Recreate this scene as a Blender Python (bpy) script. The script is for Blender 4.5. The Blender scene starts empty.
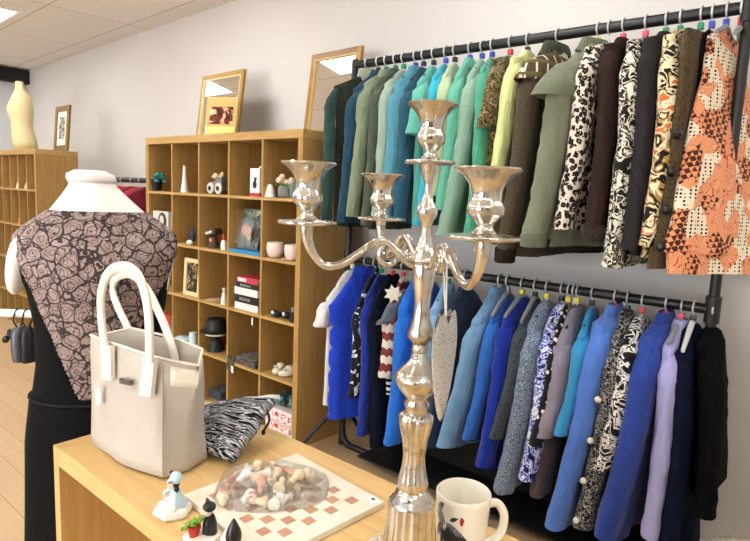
import bpy, bmesh, math, random
from mathutils import Vector, Matrix, noise
random.seed(7)
PI = math.pi
scene = bpy.context.scene
COL = scene.collection

# ------------------------------------------------------------------ camera
YAW, PIT, ROL, FPX = -0.6932, 0.1330, 0.0420, 573.68
CAM = Vector((2.407, -2.2071, 1.527))
fw = Vector((math.sin(YAW)*math.cos(PIT), math.cos(YAW)*math.cos(PIT), -math.sin(PIT)))
_r0 = Vector((math.cos(YAW), -math.sin(YAW), 0)); _u0 = _r0.cross(fw)
rt = math.cos(ROL)*_r0 + math.sin(ROL)*_u0
up = -math.sin(ROL)*_r0 + math.cos(ROL)*_u0
cd = bpy.data.cameras.new('camera'); cam = bpy.data.objects.new('camera', cd); COL.objects.link(cam)
cd.sensor_width = 36; cd.lens = FPX/750*36; cd.clip_start = 0.05; cd.clip_end = 60
M = Matrix((rt, up, -fw)).transposed().to_4x4(); M.translation = CAM
cam.matrix_world = M
scene.camera = cam
# measured sight lines of the photograph, met with real planes of the room
def ray(x, y): return fw + rt*((x-375)/FPX) - up*((y-270.5)/FPX)
def onx(x, y, X): d = ray(x, y); return CAM + d*((X-CAM.x)/d.x)
def ony(x, y, Y): d = ray(x, y); return CAM + d*((Y-CAM.y)/d.y)
def onz(x, y, Z): d = ray(x, y); return CAM + d*((Z-CAM.z)/d.z)
def zat(X, Y, py):      # height on the vertical through (X,Y) seen at row py
    lo, hi = -0.5, 3.2
    for _ in range(40):
        m = (lo+hi)/2; d = Vector((X, Y, m))-CAM
        yy = 270.5 - FPX*d.dot(up)/d.dot(fw)
        if yy > py: lo = m
        else: hi = m
    return (lo+hi)/2

# ------------------------------------------------------------------ materials
def s2l(c):
    return tuple((v/12.92 if v <= .04045 else ((v+.055)/1.055)**2.4) for v in c)
def hx(h):
    h = h.lstrip('#'); return s2l([int(h[i:i+2], 16)/255 for i in (0, 2, 4)])
class NT:
    def __init__(s, name):
        s.m = bpy.data.materials.new(name); s.m.use_nodes = True
        s.nt = s.m.node_tree; s.b = s.nt.nodes['Principled BSDF']
        s.tc = None
    def n(s, t, **k):
        x = s.nt.nodes.new(t)
        for a, v in k.items():
            if hasattr(x, a) and a not in ('Scale',): setattr(x, a, v)
            else: x.inputs[a.replace('_', ' ')].default_value = v
        return x
    def l(s, a, b): s.nt.links.new(a, b)
    def co(s, scale=(1, 1, 1), rot=(0, 0, 0)):
        if not s.tc: s.tc = s.n('ShaderNodeTexCoord')
        m = s.n('ShaderNodeMapping'); m.inputs['Scale'].default_value = scale; m.inputs['Rotation'].default_value = rot
        s.l(s.tc.outputs['Object'], m.inputs['Vector']); return m.outputs[0]
    def noise(s, scale, detail=3, rough=.55, co=None, dist=0):
        x = s.n('ShaderNodeTexNoise'); x.inputs['Scale'].default_value = scale
        x.inputs['Detail'].default_value = detail; x.inputs['Roughness'].default_value = rough; x.inputs['Distortion'].default_value = dist
        s.l(co or s.co(), x.inputs['Vector']); return x.outputs['Fac']
    def voro(s, scale, feature='F1', co=None, rnd=1, out='Distance'):
        x = s.n('ShaderNodeTexVoronoi', feature=feature); x.inputs['Scale'].default_value = scale
        x.inputs['Randomness'].default_value = rnd
        s.l(co or s.co(), x.inputs['Vector']); return x.outputs[out]
    def math(s, op, a, b=None, clamp=False):
        x = s.n('ShaderNodeMath', operation=op, use_clamp=clamp)
        for i, v in enumerate((a, b)):
            if v is None: continue
            if isinstance(v, (int, float)): x.inputs[i].default_value = v
            else: s.l(v, x.inputs[i])
        return x.outputs[0]
    def ramp(s, fac, stops, const=False):
        x = s.n('ShaderNodeValToRGB'); e = x.color_ramp.elements
        x.color_ramp.interpolation = 'CONSTANT' if const else 'LINEAR'
        while len(e) < len(stops): e.new(.5)
        for i, (p, c) in enumerate(stops):
            e[i].position = p; e[i].color = (*(hx(c) if isinstance(c, str) else c), 1)
        s.l(fac, x.inputs[0]); return x.outputs[0]
    def mix(s, fac, a, b):
        x = s.n('ShaderNodeMix', data_type='RGBA')
        for i, v in ((0, fac), (6, a), (7, b)):
            if isinstance(v, (int, float)): x.inputs[i].default_value = v
            elif isinstance(v, str): x.inputs[i].default_value = (*hx(v), 1)
            elif isinstance(v, tuple): x.inputs[i].default_value = (*v, 1)
            else: s.l(v, x.inputs[i])
        return x.outputs[2]
    def color(s, c):
        i = s.b.inputs['Base Color']
        if isinstance(c, str): i.default_value = (*hx(c), 1)
        elif isinstance(c, tuple): i.default_value = (*c, 1)
        else: s.l(c, i)
        return s
    def set(s, rough=.8, metal=0, spec=.3, sheen=0, **k):
        s.b.inputs['Roughness'].default_value = rough; s.b.inputs['Metallic'].default_value = metal
        s.b.inputs['Specular IOR Level'].default_value = spec
        if sheen: s.b.inputs['Sheen Weight'].default_value = sheen; s.b.inputs['Sheen Roughness'].default_value = .5
        for a, v in k.items(): s.b.inputs[a.replace('_', ' ')].default_value = v
        return s
    def bump(s, h, strength=.3, dist=.004):
        x = s.n('ShaderNodeBump'); x.inputs['Strength'].default_value = strength; x.inputs['Distance'].default_value = dist
        s.l(h, x.inputs['Height'])
        if s.b.inputs['Normal'].is_linked: s.l(s.b.inputs['Normal'].links[0].from_socket, x.inputs['Normal'])
        s.l(x.outputs[0], s.b.inputs['Normal']); return s
    def wrinkle(s, strength=.9, dist=.02):
        return s.bump(s.noise(1.0, 3, .55, s.co((15, 15, 5)), 1.2), strength, dist)
_mc = {}
def plain(c, rough=.6, metal=0, spec=.4, **k):
    key = ('p', c, rough, metal, spec, str(k))
    if key not in _mc:
        t = NT('plain_'+c.strip('#')).color(c).set(rough, metal, spec, **k); _mc[key] = t.m
    return _mc[key]
def fabric(c, var=.18, scale=9, weave=500, rough=.9, sheen=.15):
    key = ('f', c, var, scale, weave)
    if key not in _mc:
        t = NT('fabric_'+c.strip('#')); b = hx(c); g_ = .3*b[0]+.5*b[1]+.2*b[2]; b = tuple(lerp(v, g_, .27 if b[1] > b[2]*1.02 else .04) for v in b)
        d = tuple(v*(1-var) for v in b); e = tuple(min(1, v*(1+var)) for v in b)
        t.color(t.ramp(t.noise(scale, 4), [(.3, d), (.7, e)])).set(rough, 0, .15 if g_ > .03 else .06, sheen if g_ > .03 else 0)
        t.bump(t.noise(weave, 2), .25, .001).wrinkle(); _mc[key] = t.m
    return _mc[key]
def tweed(a, b, scale=160, c=None):
    key = ('t', a, b, scale, c)
    if key not in _mc:
        t = NT('tweed'); n = t.noise(scale, 3, .7)
        st = [(.40, a), (.52, b)] if not c else [(.38, a), (.5, b), (.62, c)]
        t.color(t.ramp(n, st)).set(.95, 0, .1, .1).bump(n, .5, .002).wrinkle(.4); _mc[key] = t.m
    return _mc[key]
def leopard(bg, ring, core, scale=26, th=.42):
    t = NT('leopard'); w = t.noise(scale*1.1, 2)
    mp = t.n('ShaderNodeVectorMath', operation='ADD'); t.l(t.co((1, 1, .8)), mp.inputs[0])
    sc = t.n('ShaderNodeVectorMath', operation='SCALE'); sc.inputs[3].default_value = .016
    nn = t.n('ShaderNodeTexNoise'); nn.inputs['Scale'].default_value = scale*1.2; t.l(t.co(), nn.inputs['Vector'])
    t.l(nn.outputs['Color'], sc.inputs[0]); t.l(sc.outputs[0], mp.inputs[1])
    d = t.voro(scale, co=mp.outputs[0])
    t.color(t.ramp(d, [(0, core), (th*.28, ring), (th, ring), (th+.02, bg)], True)).set(.85, 0, .2, .1).wrinkle()
    return t.m
def blotch(stops, scale=14, detail=2.5, dist=1.2, second=None):
    """constant-colour blobs: florals, camouflage, swirls"""
    t = NT('print'); n = t.noise(scale, detail, .5, dist=dist)
    c = t.ramp(n, stops, True)
    if second:
        sc, th, col = second
        v = t.voro(sc); f = t.math('LESS_THAN', v, th); c = t.mix(f, c, col)
    t.color(c).set(.85, 0, .2, .1).wrinkle(.4); return t.m
def stripes(cols, scale, axis=2, wob=.0, rot=(0, 0, 0)):
    t = NT('stripes'); sx = t.n('ShaderNodeSeparateXYZ'); t.l(t.co(rot=rot), sx.inputs[0])
    z = sx.outputs[axis]
    if wob:
        zig = t.math('MULTIPLY', t.math('PINGPONG', t.math('ADD', sx.outputs[1], sx.outputs[0]), .02), wob)
        z = t.math('ADD', z, zig)
    f = t.math('FRACT', t.math('MULTIPLY', z, scale))
    n = len(cols)
    t.color(t.ramp(f, [(i/n, c) for i, c in enumerate(cols)], True)).set(.9, 0, .15); return t.m
def wood(a, b, c, axis='x', scale=1.0, rough=.45, name='oak'):
    t = NT(name)
    sc = {'x': (1.2, 16, 16), 'y': (16, 1.2, 16), 'z': (16, 16, 1.2)}[axis]
    n = t.noise(3.2*scale, 5, .6, t.co(sc), dist=.6)
    n2 = t.noise(14*scale, 3, .6, t.co(sc))
    col = t.ramp(n, [(.25, a), (.5, b), (.75, c)])
    col = t.mix(t.math('MULTIPLY', t.math('GREATER_THAN', n2, .6), .18), col, a)
    t.color(col).set(rough, 0, .35).bump(n2, .12, .001); return t.m

# ------------------------------------------------------------------ mesh builder (world coordinates)
class MB:
    def __init__(s): s.bm = bmesh.new()
    def face(s, vs):
        try: return s.bm.faces.new(vs)
        except ValueError: return None
    def box(s, a, b, bev=0, rot=None, piv=None):
        x0, y0, z0 = a; x1, y1, z1 = b
        t = bmesh.new()
        v = [t.verts.new(p) for p in ((x0,y0,z0),(x1,y0,z0),(x1,y1,z0),(x0,y1,z0),(x0,y0,z1),(x1,y0,z1),(x1,y1,z1),(x0,y1,z1))]
        for f in ((3,2,1,0),(4,5,6,7),(0,1,5,4),(1,2,6,5),(2,3,7,6),(3,0,4,7)): t.faces.new([v[i] for i in f])
        if bev: bmesh.ops.bevel(t, geom=t.edges[:], offset=bev, segments=2, affect='EDGES', profile=.7)
        s.merge(t, rot, piv); return s
    def merge(s, t, rot=None, piv=None):
        if rot is not None:
            p = Vector(piv or (0, 0, 0))
            for v in t.verts: v.co = p + rot @ (v.co-p)
        mp = {v: s.bm.verts.new(v.co) for v in t.verts}
        for f in t.faces: s.face([mp[v] for v in f.verts])
        t.free()
    def rings(s, rings, cap0=True, cap1=True, closed=False):
        R = [[s.bm.verts.new(p) for p in r] for r in rings]; n = len(R[0])
        m = len(R)
        for i in range(m if closed else m-1):
            A, B = R[i], R[(i+1) % m]
            for k in range(n): s.face([A[k], A[(k+1) % n], B[(k+1) % n], B[k]])
        if not closed:
            if cap0: s.face(R[0][::-1])
            if cap1: s.face(R[-1])
        return s
    def lathe(s, prof, c=(0, 0, 0), n=32, mod=None, axis=None, cap=True):
        c = Vector(c); R = []
        q = Vector((0, 0, 1)).rotation_difference(Vector(axis)) if axis is not None else None
        for r, z in prof:
            ring = []
            for k in range(n):
                th = 2*PI*k/n; rr = r*(mod(th, r, z) if mod else 1)
                p = Vector((rr*math.cos(th), rr*math.sin(th), z))
                ring.append(c+(q @ p if q else p))
            R.append(ring)
        return s.rings(R, cap, cap)
    def ell(s, c, r, n=16, m=10, rot=None):
        c = Vector(c); R = []
        for i in range(m+1):
            ph = PI*(i/m) ; ph = min(max(ph, .02), PI-.02)
            R.append([])
            for k in range(n):
                th = 2*PI*k/n
                p = Vector((r[0]*math.sin(ph)*math.cos(th), r[1]*math.sin(ph)*math.sin(th), -r[2]*math.cos(ph)))
                R[-1].append(c+(rot @ p if rot is not None else p))
        return s.rings(R)
    def tube(s, pts, rad, n=10, closed=False, flat=None):
        """flat=(dirvector, factor): squash along a direction"""
        pts = [Vector(p) for p in pts]; m = len(pts); R = []; nrm = None
        if not isinstance(rad, (list, tuple)): rad = [rad]*m
        for i in range(m):
            a = pts[(i-1) % m] if (closed or i > 0) else pts[i]
            b = pts[(i+1) % m] if (closed or i < m-1) else pts[i]
            t = (b-a).normalized()
            if nrm is None:
                nrm = t.orthogonal().normalized()
            nrm = (nrm - t*nrm.dot(t)); nrm = nrm.normalized() if nrm.length > 1e-6 else t.orthogonal().normalized()
            bi = t.cross(nrm); ring = []
            for k in range(n):
                th = 2*PI*k/n; o = (nrm*math.cos(th)+bi*math.sin(th))*rad[i]
                if flat: fd = Vector(flat[0]).normalized(); o = o - fd*(o.dot(fd)*(1-flat[1]))
                ring.append(pts[i]+o)
            R.append(ring)
        return s.rings(R, closed=closed)
    def prism(s, poly, d):
        """polygon (list of 3-D points) extruded by vector d"""
        d = Vector(d); A = [s.bm.verts.new(p) for p in poly]; B = [s.bm.verts.new(Vector(p)+d) for p in poly]; n = len(A)
        s.face(A[::-1]); s.face(B)
        for k in range(n): s.face([A[k], A[(k+1) % n], B[(k+1) % n], B[k]])
        return s
    def wobble(s, amp, sc, seed=0):
        for v in s.bm.verts:
            p = Vector((v.co.x*sc[0], v.co.y*sc[1], v.co.z*sc[2]))+Vector((seed*3.7, seed*1.3, seed))
            v.co += noise.noise_vector(p)*amp
        return s
def smooth_path(pts, k=6):
    pts = [Vector(p) for p in pts]; out = []
    for i in range(len(pts)-1):
        p0 = pts[max(i-1, 0)]; p1 = pts[i]; p2 = pts[i+1]; p3 = pts[min(i+2, len(pts)-1)]
        for j in range(k):
            t = j/k
            out.append(.5*((2*p1)+(p2-p0)*t+(2*p0-5*p1+4*p2-p3)*t*t+(3*p1-p0-3*p2+p3)*t**3))
    out.append(pts[-1]); return out
def lerp(a, b, t): return a+(b-a)*t
def interp(tab, x):
    if x <= tab[0][0]: return tab[0][1:]
    for a, b in zip(tab, tab[1:]):
        if x <= b[0]:
            t = (x-a[0])/(b[0]-a[0]); return tuple(lerp(u, v, t) for u, v in zip(a[1:], b[1:]))
    return tab[-1][1:]

def obj(name, mb, mat, parent=None, smooth=True, sub=0, angle=40, label=None, kind=None, solid=0):
    me = bpy.data.meshes.new(name); bm = mb.bm
    off = Vector((0, 0, 0)); q = parent
    while q is not None: off += q.location; q = q.parent
    if parent is None and len(bm.verts):
        xs = [v.co for v in bm.verts]
        off = Vector(((min(c.x for c in xs)+max(c.x for c in xs))/2, (min(c.y for c in xs)+max(c.y for c in xs))/2, min(c.z for c in xs)))
    for v in bm.verts: v.co -= off
    bmesh.ops.recalc_face_normals(bm, faces=bm.faces[:])
    for f in bm.faces: f.smooth = smooth
    if smooth and angle < 180:
        for e in bm.edges:
            if len(e.link_faces) == 2 and e.calc_face_angle(0) > math.radians(angle): e.smooth = False
    bm.to_mesh(me); bm.free()
    for m in (mat if isinstance(mat, (list, tuple)) else [mat]): me.materials.append(m)
    o = bpy.data.objects.new(name, me); COL.objects.link(o)
    if parent is not None: o.parent = parent
    else: o.location = off
    if solid:
        md = o.modifiers.new('s', 'SOLIDIFY'); md.thickness = solid; md.offset = -1
    if sub:
        md = o.modifiers.new('sub', 'SUBSURF'); md.levels = sub; md.render_levels = sub
    if label: o['label'] = label
    if kind: o['kind'] = kind
    return o
def thing(name, label, cat, loc=(0, 0, 0), group=None):
    o = bpy.data.objects.new(name, None); COL.objects.link(o); o.location = loc; o.empty_display_size = .05
    return tag(o, label, cat, group)
def tag(o, label, cat, group=None):
    o['label'] = label; o['category'] = cat
    if group: o['group'] = group
    return o
def struct(name, mb, mat, smooth=False):
    o = obj(name, mb, mat, None, smooth); o['kind'] = 'structure'; return o
def dup(root, d, label=None, group=None):
    r = root.copy(); COL.objects.link(r); r.location = root.location+Vector(d)
    if label: r['label'] = label
    if group: r['group'] = group
    for ch in root.children:
        c = ch.copy(); COL.objects.link(c); c.parent = r
        for g in ch.children:
            e = g.copy(); COL.objects.link(e); e.parent = c
    return r
def rotz(a): return Matrix.Rotation(a, 3, 'Z')
def rotx(a): return Matrix.Rotation(a, 3, 'X')
# ------------------------------------------------------------------ setting
H = 2.99
def wy(x): return .6228-.0436*x
XL, XR, YF = -6.5, 4.4, -6.0
WANG = math.atan(-.0436)
OAK_X = wood('#a5814a', '#b79358', '#c5a268', 'x'); OAK_Z = wood('#997540', '#a9854c', '#b7935a', 'z')
def wall_mat(name, c):
    t = NT(name); n = t.noise(1.3, 3); b = hx(c)
    t.color(t.ramp(n, [(.3, tuple(v*.97 for v in b)), (.7, tuple(min(1, v*1.02) for v in b))])).set(.75, 0, .25).bump(t.noise(180, 2), .08, .001); return t.m
WALL = wall_mat('painted_wall', '#d9d5d0'); WALLB = wall_mat('painted_far_wall', '#d3d6da')
t = NT('laminate_floor')
br = t.n('ShaderNodeTexBrick'); br.offset = .37
for k, v in (('Scale', 1), ('Mortar Size', .002), ('Brick Width', 1.3), ('Row Height', .14), ('Bias', 0)): br.inputs[k].default_value = v
br.inputs['Color1'].default_value = (*hx('#c9ab84'), 1); br.inputs['Color2'].default_value = (*hx('#d5b992'), 1); br.inputs['Mortar'].default_value = (*hx('#9a7444'), 1)
t.l(t.co(rot=(0, 0, .0)), br.inputs['Vector'])
g = t.noise(4, 5, .6, t.co((1, 14, 1)), .5)
t.color(t.mix(t.math('MULTIPLY', g, .45), br.outputs['Color'], '#b08c5e')).set(.38, 0, .4)
FLOOR = t.m
t = NT('ceiling_tiles')
br = t.n('ShaderNodeTexBrick'); br.offset = 0
for k, v in (('Scale', 1), ('Mortar Size', .006), ('Brick Width', 1.36), ('Row Height', .685), ('Bias', 0)): br.inputs[k].default_value = v
for k, c in (('Color1', '#ebe6e0'), ('Color2', '#e6e1db'), ('Mortar', '#b9b0a5')): br.inputs[k].default_value = (*hx(c), 1)
mp = t.n('ShaderNodeMapping'); mp.inputs['Rotation'].default_value = (0, 0, -WANG)
ge = t.n('ShaderNodeNewGeometry'); t.l(ge.outputs['Position'], mp.inputs['Vector']); mp.inputs['Location'].default_value = (.3, .685-.43, 0)
t.l(mp.outputs[0], br.inputs['Vector'])
t.color(t.mix(t.math('MULTIPLY', t.noise(60, 3), .12), br.outputs['Color'], '#cfc7bc')).set(.9, 0, .1); CEIL = t.m

struct('floor', MB().box((XL-.1, YF-.1, -.06), (XR+.1, 1.2, 0)), FLOOR)
struct('ceiling', MB().box((XL-.1, YF-.1, H), (XR+.1, 1.2, H+.08)), CEIL)
struct('wall_back', MB().prism([(XL-.1, wy(XL-.1), 0), (XR+.1, wy(XR+.1), 0), (XR+.1, 1.15, 0), (XL-.1, 1.15, 0)], (0, 0, H)), WALL)
struct('wall_left', MB().box((XL-.1, YF, 0), (XL, wy(XL), H)), WALLB)
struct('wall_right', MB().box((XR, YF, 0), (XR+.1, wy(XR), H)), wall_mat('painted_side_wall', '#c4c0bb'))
b = MB()   # shop front: piers, sill and lintel round two window openings
b.box((XL, YF-.1, 0), (XR, YF, .5)); b.box((XL, YF-.1, 2.5), (XR, YF, H))
for x0, x1 in ((XL, -5.6), (-2.6, -2.0), (2.8, XR)): b.box((x0, YF-.1, .5), (x1, YF, 2.5))
struct('wall_front', b, wall_mat('shop_front_dark', '#3b3a3a'))
GLASSW = plain('#ffffff', .0, 0, .5, Transmission_Weight=1.0, IOR=1.02)
struct('window_1', MB().box((-5.6, YF-.06, .5), (-2.6, YF-.05, 2.5)), GLASSW)
struct('window_2', MB().box((-2.0, YF-.06, .5), (2.8, YF-.05, 2.5)), GLASSW)
struct('trim_1', MB().box((XL, .05-.9, 2.80), (XL+.12, wy(XL), 2.97)), plain('#17181c', .5))   # dark bulkhead beam along the far wall
WHITE = plain('#efeeea', .5)
struct('baseboard_back', MB().prism([(XL, wy(XL)-.015, 0), (XR, wy(XR)-.015, 0), (XR, wy(XR), 0), (XL, wy(XL), 0)], (0, 0, .09)), WHITE)

# ceiling light panels
EM = NT('lit_diffuser'); EM.b.inputs['Emission Color'].default_value = (1, .982, .965, 1); EM.b.inputs['Emission Strength'].default_value = 13.6; EM.color('#ffffff')
def panel(x, y, label):
    r = thing('ceiling_light', label, 'ceiling light', (x, y, H), 'square light panels in the tiled ceiling')
    R = rotz(WANG)
    b = MB()
    for a, c in (((-.34, -.34), (.34, -.31)), ((-.34, .31), (.34, .34)), ((-.34, -.31), (-.31, .31)), ((.31, -.31), (.34, .31))):
        b.box((x+a[0], y+a[1], H-.014), (x+c[0], y+c[1], H-.0), 0, R, (x, y, H))
    obj('frame', b, WHITE, r, False)
    obj('diffuser', MB().box((x-.31, y-.31, H-.010), (x+.31, y+.31, H-.002), 0, R, (x, y, H)), EM.m, r, False)
    return r
c0 = onz(23, 12, H)
px0, py0 = c0.x-.34, c0.y-.34
panel(px0, py0, 'lit square ceiling panel at the upper left above the far shelves')
for i in range(-1, 4):  # rightmost column of panels added out of view to brighten the right side
    for j in range(0, 3):
        if (i, j) == (0, 0): continue
        x, y = px0+2.45*i, py0-1.9*j
        if i == -1: x = px0-1.9
        if x > XR-.5: continue
        panel(x, y, 'unseen lit square ceiling panel over the shop floor nearer the windows')

# ------------------------------------------------------------------ cube shelf units
def shelf_unit(name, label, x0, y0, cols, cw, rows, rh, ztop, depth, th=.034, inner=.016, group=None):
    W = cols*cw; r = thing(name, label, 'bookcase', (x0+W/2, y0, 0), group)
    x1 = x0+W; b0 = th
    obj('top_board', MB().box((x0-.02, y0, ztop-th), (x1+.02, y0+depth, ztop+.015), .002), OAK_X, r, False)
    for xx in (x0, x1):
        obj('side_panel', MB().box((xx-.02, y0, 0), (xx+.02, y0+depth, ztop-th-.001), .0015), OAK_Z, r, False)
    zb = ztop-.02-rows*rh
    for k in range(1, cols):
        obj('divider', MB().box((x0+k*cw-inner/2, y0+.004, zb), (x0+k*cw+inner/2, y0+depth-.008, ztop-th-.001)), OAK_Z, r, False)
    for j in range(1, rows+1):
        z = ztop-.02-j*rh
        obj('shelf_board', MB().box((x0+.021, y0+.002, z-inner*.55), (x1-.021, y0+depth-.008, z+inner*.55)), OAK_X, r, False)
    obj('plinth', MB().box((x0+.02, y0+.03, 0), (x1-.02, y0+.05, max(.01, zb-.01))), OAK_X, r, False)
    obj('back_panel', MB().box((x0+.02, y0+depth-.007, max(.01, zb)), (x1-.02, y0+depth, ztop-th)), OAK_Z, r, False)
    return r
CW, RH, ZT = .3312, .36, 1.85
shelf_unit('cube_bookcase', 'oak cube bookcase of five columns with bric-a-brac, beside the clothes rack', -5*CW, 0, 5, CW, 5, RH, ZT, .39)
def cub(c, r, fx=.5, dy=.06, h=0):      # point on the shelf of column c, row r (0 at the top)
    return Vector((-5*CW+(c+fx)*CW, dy, ZT-.02-(r+1)*RH+.0092+h))
FX = -3.62
shelf_unit('cube_bookcase', 'narrow-celled oak bookcase in the far corner under the cream torso', FX-6*.225, -.06, 6, .225, 5, .36, 1.80, .39)
def xat(px, y, z):      # x on the line (y, z) seen at column px
    lo, hi = -6., 4.
    for _ in range(40):
        m = (lo+hi)/2; d = Vector((m, y, z))-CAM
        if 375+FPX*d.dot(rt)/d.dot(fw) < px: lo = m
        else: hi = m
    return (lo+hi)/2
def cpx(r, px, dy=.05, h=0):
    z = ZT-.02-(r+1)*RH+.0092+h
    return Vector((xat(px, dy, z), dy, z))
def fcub(c, r, fx=.5, dy=.06): return Vector((FX-6*.225+(c+fx)*.225, -.06+dy, 1.80-.02-(r+1)*.36+.0092))

# ------------------------------------------------------------------ mirrors and framed pictures
GILT = wood('#8a6a34', '#a5813f', '#bd9a55', 'x', 1, .35, 'gilt_wood'); GILTZ = wood('#8a6a34', '#a5813f', '#bd9a55', 'z', 1, .35, 'gilt_wood_v')
DKGILT = plain('#5e4a26', .4)
MIRR = plain('#f2f3f4', .01, 1, .5)
def framed(name, label, cat, bl, w, h, lean, fwid, mats, inner, inner_name, yaw=WANG, extra=None, liner=None, group=None):
    """bl: bottom centre front; leans back by angle"""
    r = thing(name, label, cat, bl, group); R = rotz(yaw) @ rotx(-lean)
    bl = Vector(bl); P = bl
    def bx(m, a, c, bev=0): return m.box(tuple(bl+Vector(a)), tuple(bl+Vector(c)), bev, R, P)
    obj('frame_stile', bx(MB(), (-w/2, 0, 0), (-w/2+fwid, .022, h), .004), mats[1], r, False)
    obj('frame_stile', bx(MB(), (w/2-fwid, 0, 0), (w/2, .022, h), .004), mats[1], r, False)
    obj('frame_rail', bx(MB(), (-w/2+fwid, .001, 0), (w/2-fwid, .021, fwid), .003), mats[0], r, False)
    obj('frame_rail', bx(MB(), (-w/2+fwid, .001, h-fwid), (w/2-fwid, .021, h), .003), mats[0], r, False)
    if liner:
        l = MB(); q = fwid*.28
        bx(l, (-w/2+fwid, -.001, fwid), (-w/2+fwid+q, .01, h-fwid)); bx(l, (w/2-fwid-q, -.001, fwid), (w/2-fwid, .01, h-fwid))
        bx(l, (-w/2+fwid+q, -.001, h-fwid-q), (w/2-fwid-q, .01, h-fwid)); bx(l, (-w/2+fwid+q, -.001, fwid), (w/2-fwid-q, .01, fwid+q))
        obj('inner_liner', l, liner, r, False)
    obj(inner_name, bx(MB(), (-w/2+fwid*.9, .010, fwid*.9), (w/2-fwid*.9, .016, h-fwid*.9)), inner, r, False)
    obj('backing', bx(MB(), (-w/2+.01, .0165, .01), (w/2-.01, .0205, h-.01)), plain('#6b5536', .8), r, False)
    if extra: extra(r, bx)
    return r
framed('wall_mirror', 'gilt-framed mirror leaning on the wall above the middle of the oak bookcase', 'mirror', (-1.345, .37, ZT+.016), .56, .51, .12, .034, (GILT, GILTZ), MIRR, 'mirror_glass', liner=plain('#d9c68f', .4))
framed('wall_mirror', 'brown wood framed mirror leaning behind the end of the clothes rail', 'mirror', (-.175, .37, ZT+.016), .445, .53, .12, .036, (wood('#6f4d22', '#8d6530', '#a37b44', 'x', 1, .35, 'brown_wood'), wood('#7d5826', '#9d7238', '#b0874c', 'z', 1, .35, 'brown_wood_v')), MIRR, 'mirror_glass', liner=plain('#c9a45c', .4))
def print_extra(r, bx):
    obj('print', bx(MB(), (-.07, .007, .12), (.07, .0098, .33)), blotch([(0, '#4b4a45'), (.45, '#8c8a82'), (.55, '#c9c6bb')], 22), r, False)
framed('framed_picture', 'small gilt picture with cream mount on the far bookcase', 'picture', (-3.70, .20, 1.816), .36, .44, .08, .055, (plain('#6d5428', .4), plain('#7d6330', .4)), plain('#e9e2cf', .7), 'mount', extra=print_extra)
# yellow picture card standing before the mirror
r = thing('greeting_card', 'yellow picture card with a brown patterned picture, standing before the gilt mirror', 'card', (-1.03, .19, ZT+.016))
Rc = rotz(.5) @ rotx(-.18); pv = Vector((-1.03, .19, ZT+.016))
obj('card', MB().box(tuple(pv+Vector((-.115, 0, 0))), tuple(pv+Vector((.115, .012, .285))), .002, Rc, pv), plain('#c4aa66', .5), r, False)
obj('picture', MB().box(tuple(pv+Vector((-.085, -.003, .095))), tuple(pv+Vector((.085, 0, .215))), 0, Rc, pv), blotch([(0, '#4a2418'), (.42, '#6d3a28'), (.5, '#d9a07c'), (.58, '#e9cfa0'), (.66, '#c9a85a')], 11), r, False)
obj('caption_strip', MB().box(tuple(pv+Vector((-.110, -.008, .01))), tuple(pv+Vector((.110, -.001, .075))), .002, Rc, pv), plain('#e6cf7e', .5), r, False)
# ------------------------------------------------------------------ two-tier clothes rack
YR = .22
BLACKM = NT('black_powder_coat').color('#131314').set(.42, 0, .5).m
TL, TR = ony(355, 65, YR), ony(745, 8, YR); LL, LR = ony(358, 260, YR), ony(705, 308, YR)
ZT1 = (TL.z+TR.z)/2; ZT2 = (LL.z+LR.z)/2
XP0, XP1 = ony(352, 150, YR).x, ony(737, 110, YR).x
rk = thing('clothes_rack', 'black two-tier pipe clothes rack along the white wall', 'clothes rack', (XP0, YR, 0))
for x in (XP0, XP1):
    obj('upright', MB().tube([(x, YR, .03), (x, YR, ZT1+(.03 if x == XP0 else .3))], .019, 14), BLACKM, rk)
obj('top_rail', MB().tube([(XP0, YR, ZT1), (XP1, YR, ZT1)], .022, 14), BLACKM, rk)
obj('lower_rail', MB().tube([(XP0, YR, ZT2), (XP1, YR, ZT2)], .020, 14), BLACKM, rk)
for x, z in ((XP0, ZT2), (XP1, ZT2), (XP1, ZT1)):
    obj('joint_collar', MB().tube([(x, YR, z-.05), (x, YR, z+.05)], .027, 14), BLACKM, rk)
obj('base_bar', MB().tube(smooth_path([(XP0, YR, .30), (XP0+.005, YR, .10), (XP0+.06, YR, .04), (XP0+.2, YR, .035), (XP1-.2, YR, .035), (XP1, YR, .035)], 5), .018, 12), BLACKM, rk)
obj('added_dark_panel', MB().box((XP0+.22, YR-.10, .05), (XP1, YR+.20, .062)).box((XP0+.22, YR+.188, .062), (XP1, YR+.20, .42)), plain('#0d0d0e', .7), rk, False)  # black floor panel and upstand added to darken the area under the clothes
GREYM = plain('#3c3d40', .4, .6)
for x in (XP0, XP1):
    obj('foot_bar', MB().tube([(x-.1 if x == XP0 else x+.02, YR-.32, .02), (x, YR, .30)], .013, 10), GREYM if x == XP0 else BLACKM, rk)
    obj('rear_foot_bar', MB().tube([(x, YR+.2, .02), (x, YR, .30)], .013, 10), BLACKM, rk)

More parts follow.
